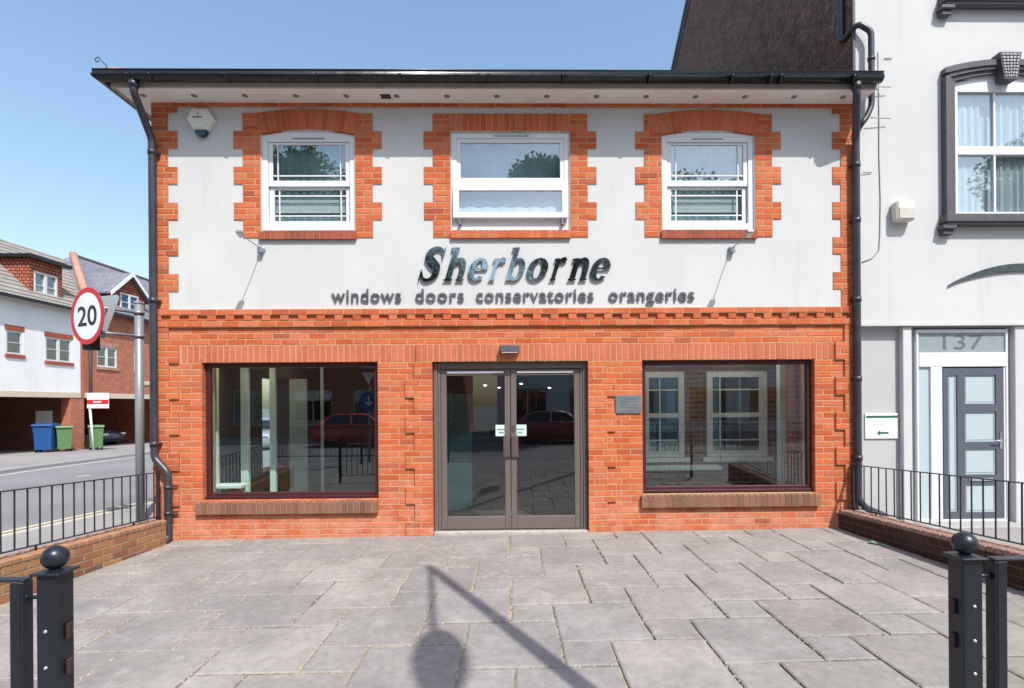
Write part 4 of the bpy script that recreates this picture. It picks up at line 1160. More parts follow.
m.prism(prof_, HX0-.022, HX0-.001, 'x'); m.prism([(.346, -.2)]+prof_[1:4]+[(.346, 10.22)], HX0, HX0+.25, 'x'); m.build('side_wall', M_sidebrick, house)
m = MB(); m.prism([(.0, 10.0), (4.2, 13.14), (9.5, 9.45), (9.5, 9.57), (4.2, 13.3), (-.15, 10.02)], HX0-.06, HX1+.1, 'x'); m.build('roof', M_slate, house)
m = MB(); m.box(HX0-.035, HX0-.004, .02, .0385, 2.4, 10.0)
m.prism([(.05, 9.93), (4.2, 13.05), (9.3, 9.45), (9.3, 9.33), (4.2, 12.9), (.05, 9.80)], HX0-.045, HX0-.0225, 'x')
m.build('bargeboard', M_surround, house)
m = MB(); m.box(HX0+.3, HX1, .36, 9.0, -.2, -.02); m.box(HX0+.3, HX1, 1.6, 1.7, -.02, 10); m.box(HX1-.1, HX1, .35, 9.2, -.2, 9.9); m.box(HX0+.3, HX1, 9.1, 9.29, -.2, 9.5)
m.box(HX0+.3, HX1, .36, 1.6, 2.6, 2.7); m.box(HX0+.3, HX1, .36, 1.6, 6.0, 6.1)
m.build('interior', M_indark, house)
def arcz(x, a, b2, z, sag): t_ = (x-a)/(b2-a); return z+sag*(1-(2*t_-1)**2)
def town_window(h, ground_curtain=True):
    a, b2, z0, z1 = h; xc_ = (a+b2)/2; n = 14; zs = z1-.13
    m = MB()                                       # moulded surround: three steps
    for k, (o0, o1, yf_) in enumerate(((.0, .05, -.0), (.051, .095, -.025), (.096, .155, -.045))):
        m.cbox(a-o1, a-o0, yf_, .039, z0, zs+.02+o0*.4, .004); m.cbox(b2+o0, b2+o1, yf_, .039, z0, zs+.02+o0*.4, .004)
        for i in range(n):
            xa, xb = lerp(a-o1, b2+o1, i/n), lerp(a-o1, b2+o1, (i+1)/n)
            q = [(xa, arcz(xa, a-o1, b2+o1, zs+o0*.9, .11)), (xb, arcz(xb, a-o1, b2+o1, zs+o0*.9, .11)), (xb, arcz(xb, a-o1, b2+o1, zs+o1*.9+.02, .11)), (xa, arcz(xa, a-o1, b2+o1, zs+o1*.9+.02, .11))]
            m.prism(q, yf_, .0385)
    w = m.build('window', M_surround, house)
    m = MB(); m.cbox(a-.19, b2+.19, -.09, .0385, z0-.10, z0-.0, .006); m.cbox(a-.17, b2+.17, -.07, .0385, z0-.13, z0-.101, .004)
    for xx in (a-.13, b2+.13): m.cbox(xx-.09, xx+.09, -.07, .0385, z0-.185, z0-.131, .01); m.cbox(xx-.07, xx+.07, -.04, .0385, z0-.25, z0-.186, .012)
    m.build('sill', M_surround, w)
    m = MB(); zk_ = z1-.14
    m.prism([(xc_-.085, zk_), (xc_+.085, zk_), (xc_+.14, zk_+.34), (xc_-.14, zk_+.34)], -.085, .0385); kz = m.build('keystone', M_surround, w)
    m = MB(); rk = random.Random(8)
    for i in range(5):
        for j in range(8):
            zz = zk_+.02+j*.039; hw = lerp(.085, .14, (zz-zk_)/.34)-.012; px0 = xc_-hw+i*(2*hw)/5
            m.cbox(px0+rk.uniform(0, .008), px0+2*hw/5-rk.uniform(.004, .012), -.094, -.0855, zz+rk.uniform(0, .006), zz+.030-rk.uniform(0, .008), .003)
    m.build('keystone_carving', M_stone, kz)
    m = MB(); n = 12
    m.cbox(a+.002, a+.075, .05, .13, z0, zs+.04, .005); m.cbox(b2-.075, b2-.002, .05, .13, z0, zs+.04, .005); m.cbox(a+.076, b2-.076, .052, .13, z0+.001, z0+.07, .005)
    m.prism([(a+.004, zs-.10)]+[(lerp(a+.004, b2-.004, i/n), arcz(lerp(a, b2, i/n), a, b2, zs, .10)) for i in range(n+1)]+[(b2-.004, zs-.10)], .048, .13)
    m.cbox(a+.076, b2-.076, .055, .12, (z0+zs)/2-.05, (z0+zs)/2+.06, .005)
    m.cbox(xc_-.10, xc_-.07, .06, .11, z0+.07, zs-.10, .004)
    f_ = m.build('frame', M_upvc, w)
    g = MB(); g.box(a+.07, b2-.07, .085, .091, z0+.06, zs-.09); g.build('pane', M_up_glass, f_)
    g = MB(); nn = 40; xa, xb = a+.05, b2-.05
    vs = []
    for i in range(nn+1):
        xx = lerp(xa, xb, i/nn); yy_ = .150+.016*math.sin(i*1.9)+.006*math.sin(i*4.3)
        vs += [(xx, yy_, z0+.02), (xx, yy_, zs-.12)]
    g.add(vs, [(2*i, 2*i+2, 2*i+3, 2*i+1) for i in range(nn)]); g.build('curtain', M_curtain, w)
for h in UW: town_window(h)
# entrance of the townhouse
m = MB(); ring(m, 5.137, 6.345, -.02, 2.528, .03, .09, .139, wb=.08, wt=.045)
m.cbox(5.168, 6.315, .085, .138, 2.04, 2.225, .005); m.cbox(5.32, 5.475, .088, .138, .06, 2.04, .005); m.cbox(6.29, 6.316, .1, .138, .06, 2.04, .004)
fr_ = m.build('door_frame', M_upvc, house)
m = MB(); m.box(5.166, 6.317, .110, .116, 2.22, 2.49); m.build('fanlight', plain('grey_frosted_glass', (.27, .31, .33), .2, var=.04), fr_)
text_mesh('137', 'house_number', plain('etched_number', (.12, .135, .14), .4), fr_, 5.50, 6.03, 2.27, .27, .1095, .002)
m = MB(); m.box(5.166, 5.322, .112, .118, .05, 2.05); m.build('side_light', M_frost, fr_)
m = MB(); m.grid_wall(5.49, 6.285, .06, 2.035, .095, .137, [(5.555, 5.675, .17, 1.945), (5.775, 6.185, 1.57, 1.945), (5.775, 6.185, 1.075, 1.465), (5.775, 6.185, .65, .985), (5.775, 6.185, .16, .525)])
dd = m.build('door', M_grey_door, house)
for (a, b2, c_, d_) in ((5.555, 5.675, .17, 1.945), (5.775, 6.185, 1.57, 1.945), (5.775, 6.185, 1.075, 1.465), (5.775, 6.185, .65, .985), (5.775, 6.185, .16, .525)):
    m = MB(); m.box(a-.004, b2+.004, .112, .118, c_-.004, d_+.004); m.m = 1
    ring(m, a+.02, b2-.02, c_+.02, d_-.02, .006, .110, .113)
    m.build('door_pane', [M_frost, M_grey_door], dd)
m = MB(); m.cbox(5.82, 6.13, .083, .0945, .565, .605, .003); m.build('letter_box', M_chrome, dd)
m = MB(); m.cbox(6.225, 6.262, .086, .0945, .98, 1.20, .004); m.tube([(6.245, .095, 1.09), (6.245, .05, 1.09), (6.13, .05, 1.09)], .010, 8); m.build('handle', M_chrome, dd)
m = MB(); m.cbox(5.14, 6.40, -.22, .139, -.2, .045, .01); m.build('step', M_kerb, house)
m = MB(); ring(m, 7.3, 9.4, .9, 2.3, .06, .16, .22); w_ = m.build('window', M_upvc, house); g = MB(); g.box(7.35, 9.35, .185, .191, .95, 2.25); g.build('pane', M_far_glass, w_)
fr_.location.x += .075; fr_.location.z -= -.012; dd.location.x += .075
# pipes of the townhouse
m = MB()
m.tube(bend([(4.335, .22, 9.3), (4.335, .22, 6.35), (4.40, -.03, 6.42), (4.545, -.06, 6.30), (4.545, -.06, 5.36), (4.47, -.07, 5.20), (4.37, -.075, 5.08)]), .036, 12)
for z_ in (8.2, 7.1): m.box(4.37, 4.395, .20, .24, z_-.02, z_+.02)
for z_ in (5.95, 5.62): m.tube([(4.545, -.06, z_-.02), (4.545, -.06, z_+.02)], .044, 12)
m.build('drainpipe', M_blackpipe, house)
m = MB()
for z_, l_ in ((5.62, .27), (5.22, .27)): m.tube([(4.55, -.03, z_), (4.55+l_, -.015, z_)], .006, 6)
m.tube([(4.48, .02, 4.55), (4.60, .03, 4.55)], .005, 6); m.tube([(4.78, .03, 6.02), (4.88, .03, 6.02)], .005, 6)
m.build('pipe_bracket', M_steel, house)
m = MB(); m.tube([(4.70, .033, 6.1), (4.705, .033, 5.3), (4.70, .033, 4.8), (4.715, .033, 4.2), (4.705, .033, 3.75), (4.69, .033, 3.55), (4.60, .033, 3.45), (4.47, .033, 3.40)], .006, 6)
m.build('cable', plain('grey_cable', (.30, .29, .28), .6), house)
t = thing('wall_ventilator', 'small cream box ventilator on the white wall beside the upper window', 'wall vent', (4.96, .04, 4.02))
m = MB(); m.cbox(4.845, 5.085, -.085, .039, 3.90, 4.155, .02); m.build('housing', plain('cream_plastic', (.62, .60, .52), .5), t)
m = MB(); m.cbox(4.87, 5.06, -.095, -.0855, 3.92, 4.06, .01); m.build('hood', plain('cream_plastic_dark', (.52, .50, .44), .5), t)
t = thing('direction_notice', 'white notice with green header and green left arrow on the grey panel', 'notice', (4.71, .13, 1.29))
NOT = t
m = MB(); m.cbox(4.505, 4.94, .120, .1385, 1.125, 1.455, .003); m.build('board', M_white, t)
m = MB(); m.box(4.515, 4.93, .1180, .1198, 1.395, 1.425)
m.prism([(4.655, 1.20), (4.70, 1.235), (4.70, 1.212), (4.81, 1.212), (4.81, 1.188), (4.70, 1.188), (4.70, 1.165)], .1175, .1198); m.build('arrow', M_green, t)
m = MB(); xx = 4.53; rr_ = random.Random(4)
for z_ in (1.355, 1.315):
    xx = 4.53
    while xx < 4.90:
        w_ = rr_.uniform(.012, .03); m.box(xx, xx+w_, .1182, .1198, z_-.006, z_+.006); xx += w_+.012
m.build('small_print', plain('pale_print', (.45, .55, .52), .5), t)
NOT.location.x += .05
m = MB(); n = 26; vs = []; fs = []
for i in range(n+1):
    u = i/n; xx = 5.585+u*1.9; zc = 3.085+.19*math.sin(PI*min(1, u))**.8; th_ = .012+.085*math.sin(PI*u)
    for z_ in (zc, zc+th_):
        vs += [(xx, .012, z_), (xx, .036, z_)]
for i in range(n):
    o = 4*i; fs += [(o, o+4, o+6, o+2), (o+1, o+3, o+7, o+5), (o, o+1, o+5, o+4), (o+2, o+6, o+7, o+3)]
m.add(vs, fs); tag(m.build('curved_sign_strip', plain('dark_swoosh_metal', (.09, .11, .11), .3, metal=.6, var=.3, nscale=12)), 'curved mirror-finish metal swoosh on the white wall under the upper window', 'sign')

# ------------------------------------------------------------------ buildings across the side street
FX = -19.4
wb_ = thing('white_rendered_block', 'white rendered block over a dark carport with a flat roofed dormer, far left', 'building', (FX, 12, gz(FX, 12)))
def fwall(m, y0, y1, z0, z1, x0, x1, holes):
    """wall facing +x: plane x1, thickness x0..x1, holes (y0,y1,z0,z1)"""
    q = MB(); q.m = m.m; q.grid_wall(y0, y1, z0, z1, 0, 1, holes)
    m.add([(x1-(x1-x0)*p[1], p[0], p[2]) for p in q.v], q.f)
def far_window(parent, y0, y1, z0, z1, X, lintel=None, arch=False):
    m = MB(); t_ = .07
    for a, b2, c_, d_ in ((y0, y0+t_, z0, z1), (y1-t_, y1, z0, z1), (y0+t_, y1-t_, z0, z0+t_), (y0+t_, y1-t_, z1-t_, z1)): m.cbox(X-.10, X-.02, a, b2, c_, d_, .004)
    if y1-y0 > .8: m.cbox(X-.10, X-.02, (y0+y1)/2-.06, (y0+y1)/2+.06, z0+t_, z1-t_, .004)
    m.box(X-.065, X-.035, y0+t_, y1-t_, (z0+z1)/2-.012, (z0+z1)/2+.012)
    w = m.build('window', M_upvc, parent)
    g = MB(); g.box(X-.075, X-.069, y0+t_*.8, y1-t_*.8, z0+t_*.8, z1-t_*.8); g.build('pane', M_far_glass, w)
    g = MB(); g.box(X-.30, X-.28, y0, y1, z0, z1); g.build('blind', M_dimblind, w)
    if lintel:
        m = MB(); m.cbox(X-.09, X+.012, y0-.06, y1+.06, z1+.0, z1+.20, .003); m.build('lintel', lintel, w)
        m = MB(); m.cbox(X-.09, X+.05, y0-.06, y1+.06, z0-.13, z0-.0, .003); m.build('sill', lintel, w)
    return w
ww = [(9.3, 10.4, 3.65, 4.56), (11.6, 12.7, 3.65, 4.56), (13.85, 14.55, 3.68, 4.60), (15.55, 16.85, 3.55, 4.56)]
m = MB(); fwall(m, 7.0, 17.3, 2.26, 5.93, FX-.3, FX, ww); m.box(-26, FX-.3, 7.0, 7.3, 2.26, 5.93); m.box(-26, -25.7, 7.3, 17.3, -.5, 5.93)
m.build('wall', M_cream, wb_)
m = MB(); m.cbox(FX-.25, FX+.03, 7.0, 17.28, 2.03, 2.255, .005); m.box(-25.7, FX-.26, 7.0, 17.28, 2.12, 2.25); m.build('beam', M_beam, wb_)
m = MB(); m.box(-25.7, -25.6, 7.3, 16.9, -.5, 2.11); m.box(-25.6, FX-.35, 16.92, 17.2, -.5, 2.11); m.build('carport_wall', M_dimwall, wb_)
for q_ in ((FX-.45, FX, 7.0, 7.5, -.4, 2.029), (FX-.45, FX, 11.8, 12.2, -.4, 2.029), (FX-.40, FX+.005, 16.75, 17.49, -.5, 2.029), (FX-.36, FX+.02, 17.305, 17.50, 2.03, 6.1)):
    m = MB(); m.cbox(*q_, .005); m.build('brick_pier', M_redwall, wb_)
for i, h in enumerate(ww): far_window(wb_, *h, FX, M_redsill)
far_window(wb_, 12.9, 14.3, .55, 1.75, -25.55)
m = MB(); m.cbox(-21.0, -20.3, 16.86, 16.915, .86, 1.46, .004); m.build('meter_cupboard', M_white, wb_)
# tiled roof
RX, RZ = -22.3, 8.95
m = MB(); m.add([(-19.05, 6.8, 5.92), (RX, 6.8, RZ), (-25.7, 6.8, 5.92), (-19.05, 17.28, 5.92), (RX, 19.9, RZ), (-25.7, 17.28, 5.92)], [(0, 3, 4, 1), (1, 4, 5, 2), (0, 1, 2), (3, 5, 4), (0, 2, 5, 3)])
rf = m.build('roof', M_fartile, wb_)
m = MB(); m.cbox(-19.12, -19.0, 6.8, 17.3, 5.80, 5.92, .02); m.build('gutter', M_black, wb_)
def dormer_flat(y0, y1, zb_, zt_, xf):
    xb = RX-.2
    m = MB(); q = MB()
    fwall(m, y0, y1, zb_-.3, zt_, xf-.15, xf, [(y0+.2, y1-.25, zb_+.12, zt_-.45)])
    m.box(xb, xf-.151, y0, y0+.15, zb_-.3, zt_); m.box(xb, xf-.151, y1-.15, y1, zb_-.3, zt_)
    d = m.build('dormer', M_hung, wb_)
    m = MB(); m.cbox(xb-.1, xf+.22, y0-.22, y1+.30, zt_+.001, zt_+.16, .03); m.build('flat_roof', M_black, d)
    m = MB(); a, b2, c_, e_ = y0+.2, y1-.25, zb_+.12, zt_-.45
    for p_ in ((a, a+.07, c_, e_), (b2-.07, b2, c_, e_), ((a+b2)/2-.06, (a+b2)/2+.06, c_+.07, e_-.07), (a+.07, b2-.07, c_, c_+.07), (a+.07, b2-.07, e_-.07, e_)): m.cbox(xf-.1, xf+.01, *p_, .004)
    m.box(xf-.07, xf-.03, a+.07, b2-.07, (c_+e_)/2-.015, (c_+e_)/2+.015); m.cbox(xf-.05, xf+.08, a-.1, b2+.1, c_-.08, c_-.001, .004)
    f_ = m.build('frame', M_upvc, d); g = MB(); g.box(xf-.075, xf-.07, a+.05, b2-.05, c_+.05, e_-.05); g.build('pane', M_up_glass, f_)
dormer_flat(14.95, 16.5, 5.98, 7.62, -19.5); dormer_flat(9.8, 11.35, 5.98, 7.62, -19.5)
# brick block with slate roof
bb = thing('red_brick_block', 'red brick block with grey slate roof and a gabled dormer behind the road sign', 'building', (FX, 24, gz(FX, 24)))
bw = [(18.25, 19.5, 3.5, 4.47), (20.65, 21.2, 3.45, 4.45), (23.5, 24.8, 3.5, 4.47), (27, 28.3, 3.5, 4.47)]
m = MB(); fwall(m, 17.505, 32, 2.26, 6.15, FX-.3, FX-.005, bw); m.box(-26, -25.7, 17.5, 32, -.8, 6.15); m.box(-25.7, FX-.3, 31.7, 32, -.8, 6.15)
m.box(-25.6, FX-.3, 24.2, 24.5, -.8, 2.25); m.cbox(FX-.4, FX, 24.0, 24.7, -.8, 2.03)
m.build('wall', M_redwall, bb)
m = MB(); m.cbox(FX-.2, FX+.025, 17.51, 32, 2.02, 2.255, .005); m.box(-25.7, FX-.21, 17.51, 31.7, 2.12, 2.25); m.cbox(FX-.01, FX+.03, 21.0, 24.0, 2.75, 2.95); m.build('beam', M_beam, bb)
for h in bw: far_window(bb, *h, FX-.005, M_clay)
SRZ = 9.30
m = MB(); m.add([(-19.05, 17.35, 6.14), (-22.3, 20.5, SRZ), (-25.7, 17.35, 6.14), (-19.05, 32.1, 6.14), (-22.3, 32.1, SRZ), (-25.7, 32.1, 6.14)], [(0, 3, 4, 1), (1, 4, 5, 2), (0, 1, 2), (3, 5, 4), (0, 2, 5, 3)]); rf = m.build('roof', M_slate, bb)
m = MB(); m.tube([(-22.3, 20.5, SRZ+.02), (-22.3, 32.1, SRZ+.02)], .09, 8); m.build('ridge_tile', M_surround, rf)
m = MB(); m.tube([(-19.1, 17.4, 6.2), (-22.3, 20.5, SRZ+.05)], .17, 8); m.build('hip_tile', M_clay, rf)
m = MB(); m.cbox(-19.12, -19.0, 17.6, 32.1, 6.02, 6.14, .02); m.build('gutter', M_black, bb)
# gabled dormer
y0, y1, xf = 19.2, 21.8, -19.55; ym = (y0+y1)/2; za, ze, zbb = 8.30, 7.15, 6.2
m = MB(); m.prism([(y0+.1, zbb-.3), (y1-.1, zbb-.3), (y1-.1, ze+.05), (ym, za-.12), (y0+.1, ze+.05)], xf-.12, xf, 'x')
m.box(-22, xf-.121, y0+.1, y0+.22, zbb-.3, ze+.05); m.box(-22, xf-.121, y1-.22, y1-.1, zbb-.3, ze+.05)
d = m.build('dormer', M_hung, bb)
m = MB(); m.prism([(y0-.15, ze-.08), (ym, za), (y1+.15, ze-.08), (y1+.15, ze+.02), (ym, za+.10), (y0-.15, ze+.02)], -22.2, xf+.22, 'x'); m.build('dormer_roof', M_slate, d)
m = MB(); m.prism([(y0-.17, ze-.16), (ym, za-.08), (y1+.17, ze-.16), (y1+.17, ze+.03), (ym, za+.11), (y0-.17, ze+.03)], xf+.221, xf+.26, 'x'); m.build('bargeboard', M_white, d)
m = MB(); a, b2, c_, e_ = ym-.62, ym+.62, 6.40, 7.30
for p_ in ((a, a+.07, c_, e_), (b2-.07, b2, c_, e_), (ym-.06, ym+.06, c_+.07, e_-.07), (a+.07, b2-.07, c_, c_+.07), (a+.07, b2-.07, e_-.07, e_)): m.cbox(xf+.002, xf+.06, *p_, .004)
m.box(xf+.02, xf+.05, a+.07, b2-.07, 6.84, 6.87)
f_ = m.build('frame', M_upvc, d); g = MB(); g.box(xf+.004, xf+.014, a+.05, b2-.05, c_+.05, e_-.05); g.build('pane', plain('sky_blue_glass', (.05, .10, .18), .05, metal=.5), f_)
m = MB(); m.tube([(FX+.08, 17.75, -.4), (FX+.08, 17.75, 6.05)], .05, 8); m.build('downpipe', plain('brown_pipe', (.06, .035, .03), .5), bb)
m = MB(); m.cbox(FX+.1, FX+.34, 17.4, 17.9, -.45, .35, .02); m.build('service_box', M_textblack, bb)

# bins
def wheelie(x, y, lab, mat, s=1.0, w=.58, d=.72, h=1.0, ang=0, group=None, wheels=2):
    t = thing('wheeled_bin', lab, 'bin', (x, y, gz(x, y)), ang, group)
    z0 = 0
    m = MB(); k = .86
    rings_ = ((.12, k), (.5, .9), (h-.08, 1.0), (h-.079, 1.06), (h-.02, 1.07), (h-.019, 1.0))
    vs = []
    for z_, f in rings_: vs += [(-w/2*f, -d/2*f, z_), (w/2*f, -d/2*f, z_), (w/2*f, d/2*f, z_), (-w/2*f, d/2*f, z_)]
    fs = [(3, 2, 1, 0)]
    for q in range(len(rings_)-1):
        for i in range(4): fs.append((4*q+i, 4*q+(i+1) % 4, 4*q+4+(i+1) % 4, 4*q+4+i))
    fs.append(tuple(range(4*len(rings_)-4, 4*len(rings_))))
    m.add(vs, fs); m.build('body', mat, t, world=False)
    m = MB(); m.prism([(-d/2-.06, h-.018), (d/2+.05, h-.018), (d/2+.04, h+.02), (.1, h+.07), (-d/2-.03, h+.03)], -w/2-.03, w/2+.03, 'x'); m.build('lid', mat, t, world=False)
    m = MB(); m.tube([(-w/2+.05, d/2+.09, h-.05), (w/2-.05, d/2+.09, h-.05)], .016, 8); m.build('handle', mat, t, world=False)
    for sx in (-1, 1):
        for yy_ in ((d/2-.12,) if wheels == 2 else (-d/2+.18, d/2-.18)):
            m = MB(); m.lathe([(.03, -.03), (.10, -.028), (.10, .028), (.03, .03)], (sx*(w/2-.05), yy_, .10), 14, 'x'); m.build('wheel', M_tyre, t, world=False)
wheelie(-19.35, 15.5, 'large blue wheeled bin under the edge of the carport', M_blue, w=.62, d=.72, h=1.12, ang=math.radians(20), wheels=4)
wheelie(-18.95, 15.9, 'green wheeled bin standing beside the blue bin', M_gbin, ang=math.radians(40), w=.5, d=.5, h=1.03, group='green wheeled bins by the carport')
wheelie(-18.30, 16.75, 'green wheeled bin behind the leaning estate agent board post', M_gbin, ang=math.radians(40), w=.5, d=.5, h=1.03, group='green wheeled bins by the carport')
t = thing('estate_agent_board', 'white board with a red stripe on a leaning white post by the brick pier', 'board', (-18.2, 16.4, gz(-18, 16.4)))
m = MB(); m.tube([(-18.13, 16.4, -.3), (-18.33, 16.4, 2.15)], .045, 8); m.build('post', M_white, t)
m = MB(); m.cbox(-18.36, -17.44, 16.34, 16.37, 1.56, 2.22, .004); bd = m.build('board', M_white, t)
m = MB(); m.box(-18.355, -17.445, 16.336, 16.3395, 1.74, 1.93); m.build('stripe', M_red, bd)
m = MB(); xx = -18.1
for w_ in (.05, .07, .05, .06, .05): m.box(xx, xx+w_, 16.333, 16.3355, 1.80, 1.87); xx += w_+.02
m.build('lettering', M_white, bd)
t = thing('carport_notice', 'small white notice on a stand in the dark carport', 'notice', (-22.5, 14.7, -.2))
m = MB(); m.cbox(-22.75, -22.25, 14.68, 14.71, .35, .95, .003); m.build('panel', M_white, t)
m = MB(); m.tube([(-22.5, 14.72, -.2), (-22.5, 14.72, .5)], .02, 6); m.build('stand', M_steel, t)

# ------------------------------------------------------------------ cars
def make_car(lab, paint, x, y, rz, group='parked cars'):
    t = thing('parked_car', lab, 'car', (x, y, gz(x, y)-.13), rz, group)
    L, W = 4.1, 1.72
    side = [(-2.03, .35), (-2.05, .62), (-1.98, .82), (-1.75, .92), (-1.15, .98), (1.1, 1.0), (1.75, .98), (2.0, .9), (2.05, .6), (2.02, .32), (1.7, .24), (-1.7, .24)]
    def loft(pts, ws):                             # pts in xz, ws: list of (y, inset)
        m = MB(); m.s = True; n = len(pts); cx_ = sum(p[0] for p in pts)/n; cz_ = sum(p[1] for p in pts)/n; vs = []
        for y_, k in ws: vs += [(cx_+(p[0]-cx_)*k, y_, cz_+(p[1]-cz_)*k) for p in pts]
        fs = [tuple(range(n))[::-1]]
        for q in range(len(ws)-1): fs += [(q*n+i, q*n+(i+1) % n, (q+1)*n+(i+1) % n, (q+1)*n+i) for i in range(n)]
        fs.append(tuple(range((len(ws)-1)*n, len(ws)*n))); m.add(vs, fs); return m
    loft(side, [(-W/2+.0, .93), (-W/2+.04, .975), (-W/2+.16, 1), (0, 1.012), (W/2-.16, 1), (W/2-.04, .975), (W/2, .93)]).build('body', paint, t, world=False)
    cab = [(-1.0, .97), (-.38, 1.40), (.0, 1.47), (.95, 1.45), (1.45, 1.30), (1.85, .97)]
    m = MB(); m.s = True; vs = []; n = len(cab)
    for y_s in (-1, 1):
        for p in cab: vs.append((p[0], y_s*(W/2-.10-.22*(p[1]-.97)/.5), p[1]))
    m.add(vs, [tuple(range(n)), tuple(range(n, 2*n))[::-1]]+[(i, n+i, n+i+1, i+1) for i in range(n-1)]); cb_ = m.build('cabin', paint, t, world=False)
    GM = M_cargl
    def pane(name, pts):
        m = MB(); c0 = sum((Vector(p) for p in pts), Vector())/len(pts); nrm = (Vector(pts[1])-Vector(pts[0])).cross(Vector(pts[2])-Vector(pts[0])).normalized()
        if nrm.dot(c0-Vector((.4, 0, 1.15))) < 0: nrm = -nrm
        vs = [tuple(Vector(p)+nrm*.008) for p in pts]+[tuple(Vector(p)-nrm*.004) for p in pts]; k = len(pts)
        m.add(vs, [tuple(range(k)), tuple(range(k, 2*k))[::-1]]+[(i, (i+1) % k, k+(i+1) % k, k+i) for i in range(k)]); m.build(name, GM, cb_, world=False)
    def yy_(z): return W/2-.10-.22*(z-.97)/.5
    pane('windscreen', [(-.96, -yy_(.99)+.08, 1.0), (-.96, yy_(.99)-.08, 1.0), (-.42, yy_(1.37)-.07, 1.37), (-.42, -yy_(1.37)+.07, 1.37)])
    pane('rear_window', [(1.80, -yy_(1.0)+.1, 1.01), (1.80, yy_(1.0)-.1, 1.01), (1.48, yy_(1.27)-.08, 1.27), (1.48, -yy_(1.27)+.08, 1.27)])
    for s in (-1, 1):
        pane('side_window', [(-.80, s*yy_(1.0), 1.0), (.33, s*yy_(1.0), 1.0), (.33, s*yy_(1.40), 1.40), (-.28, s*yy_(1.38), 1.38)])
        pane('side_window', [(.40, s*yy_(1.0), 1.0), (1.55, s*yy_(1.0), 1.0), (1.30, s*yy_(1.30), 1.30), (.98, s*yy_(1.40), 1.40), (.40, s*yy_(1.40), 1.40)])
        for xw in (-1.28, 1.25):
            m = MB(); m.lathe([(.21, -.09), (.29, -.10), (.315, -.07), (.315, .07), (.29, .10), (.21, .09)], (xw, s*(W/2-.10), .315), 22, 'y'); wl = m.build('wheel', M_tyre, t, world=False)
            m = MB(); yr_ = s*(W/2-.10+.085); m.lathe([(0, 0), (.05, .005*s), (.06, -.01*s), (.18, -.015*s), (.21, .005*s)], (xw, yr_, .315), 22, 'y'); m.build('rim', M_steel, wl, world=False)
        m = MB(); m.cbox(-2.045, -1.86, s*.60-.17, s*.60+.17, .62, .78, .03); m.build('headlight', M_chrome, t, world=False)
        m = MB(); m.cbox(1.93, 2.045, s*.66-.13, s*.66+.13, .68, .88, .02); m.build('tail_light', M_red, t, world=False)
        m = MB(); m.cbox(-.80, -.66, s*(W/2+.03)-.07, s*(W/2+.03)+.07, .98, 1.09, .02); m.build('mirror', M_black, t, world=False)
    return t
M_cargl = plain('dark_car_glass', (.01, .012, .014), .04, spec=.9)
make_car('dark blue parked car in the carport, partly hidden by the sign post', plain('dark_blue_paint', (.012, .018, .05), .25, coat=1), -22.9, 21.3, math.radians(180))
make_car('silver parked car on the side street, seen through the left shop window', plain('silver_paint', (.45, .46, .48), .3, metal=.5, coat=1), -11.2, 17.2, math.radians(97))
make_car('red parked car across the main road, mirrored in the left shop window', plain('red_paint', (.60, .010, .016), .25, coat=1), -6.6, -16.4, math.radians(180))
make_car('red parked car across the main road, mirrored in the right glass door', plain('dark_red_paint', (.35, .012, .016), .25, coat=1), 1.9, -16.4, math.radians(180))

# ------------------------------------------------------------------ what stands behind the camera (mirrored in the glass)
def kerb_rail(x0, x1, y, lab):
    t = thing('kerb_guard_rail', lab, 'guard rail', (x0, y, 0), group='guard rails along the main road kerb')
    m = MB(); m.tube([(x0, y, 1.0), (x1, y, 1.0)], .022, 8); m.build('top_rail', M_iron, t)
    m = MB(); m.tube([(x0, y, .18), (x1, y, .18)], .018, 8); m.build('bottom_rail', M_iron, t)
    for i in range(int((x1-x0)/2)+1):
        xx = x0+i*(x1-x0)/int((x1-x0)/2); m = MB(); m.tube([(xx, y, -.1), (xx, y, 1.03)], .028, 8); m.build('post', M_iron, t)
    m = MB(); k = int((x1-x0)/.12)
    for i in range(1, k): xx = x0+i*(x1-x0)/k; m.tube([(xx, y, .18), (xx, y, 1.0)], .007, 5, caps=False)
    o = m.build('infill_bars', M_iron, t)
kerb_rail(-6.8, -1.9, -8.15, 'left guard rail along the main road kerb, mirrored in the left shop window')
kerb_rail(3.2, 11.2, -8.15, 'right guard rail along the main road kerb, mirrored in the right shop window')
t = thing('arrow_sign', 'blue disc sign with a white arrow on a post, mirrored in the left shop window', 'road sign', (-4.3, -8.8, -.1))
m = MB(); m.tube([(-4.3, -8.8, -.2), (-4.3, -8.8, 2.6)], .038, 12); m.build('pole', M_steel, t)
m = MB(); m.lathe([(0, .045), (.28, .045), (.28, .05), (0, .05)], (-4.3, -8.8, 1.72), 30, 'y'); m.build('disc', plain('sign_blue', (.01, .06, .32), .4), t)
m = MB(); m.prism([(-4.32, 1.88), (-4.28, 1.88), (-4.28, 1.68), (-4.20, 1.74), (-4.20, 1.68), (-4.30, 1.58), (-4.40, 1.68), (-4.40, 1.74), (-4.32, 1.68)], -8.7495, -8.7475); m.build('arrow', M_white, t)
m = MB(); m.prism([(-4.6, 2.62), (-4.0, 2.62), (-4.3, 2.10)], -8.755, -8.75); tw = m.build('triangle', M_red, t)
m = MB(); m.prism([(-4.5, 2.565), (-4.1, 2.565), (-4.3, 2.22)], -8.749, -8.747); m.build('triangle_face', M_white, tw)
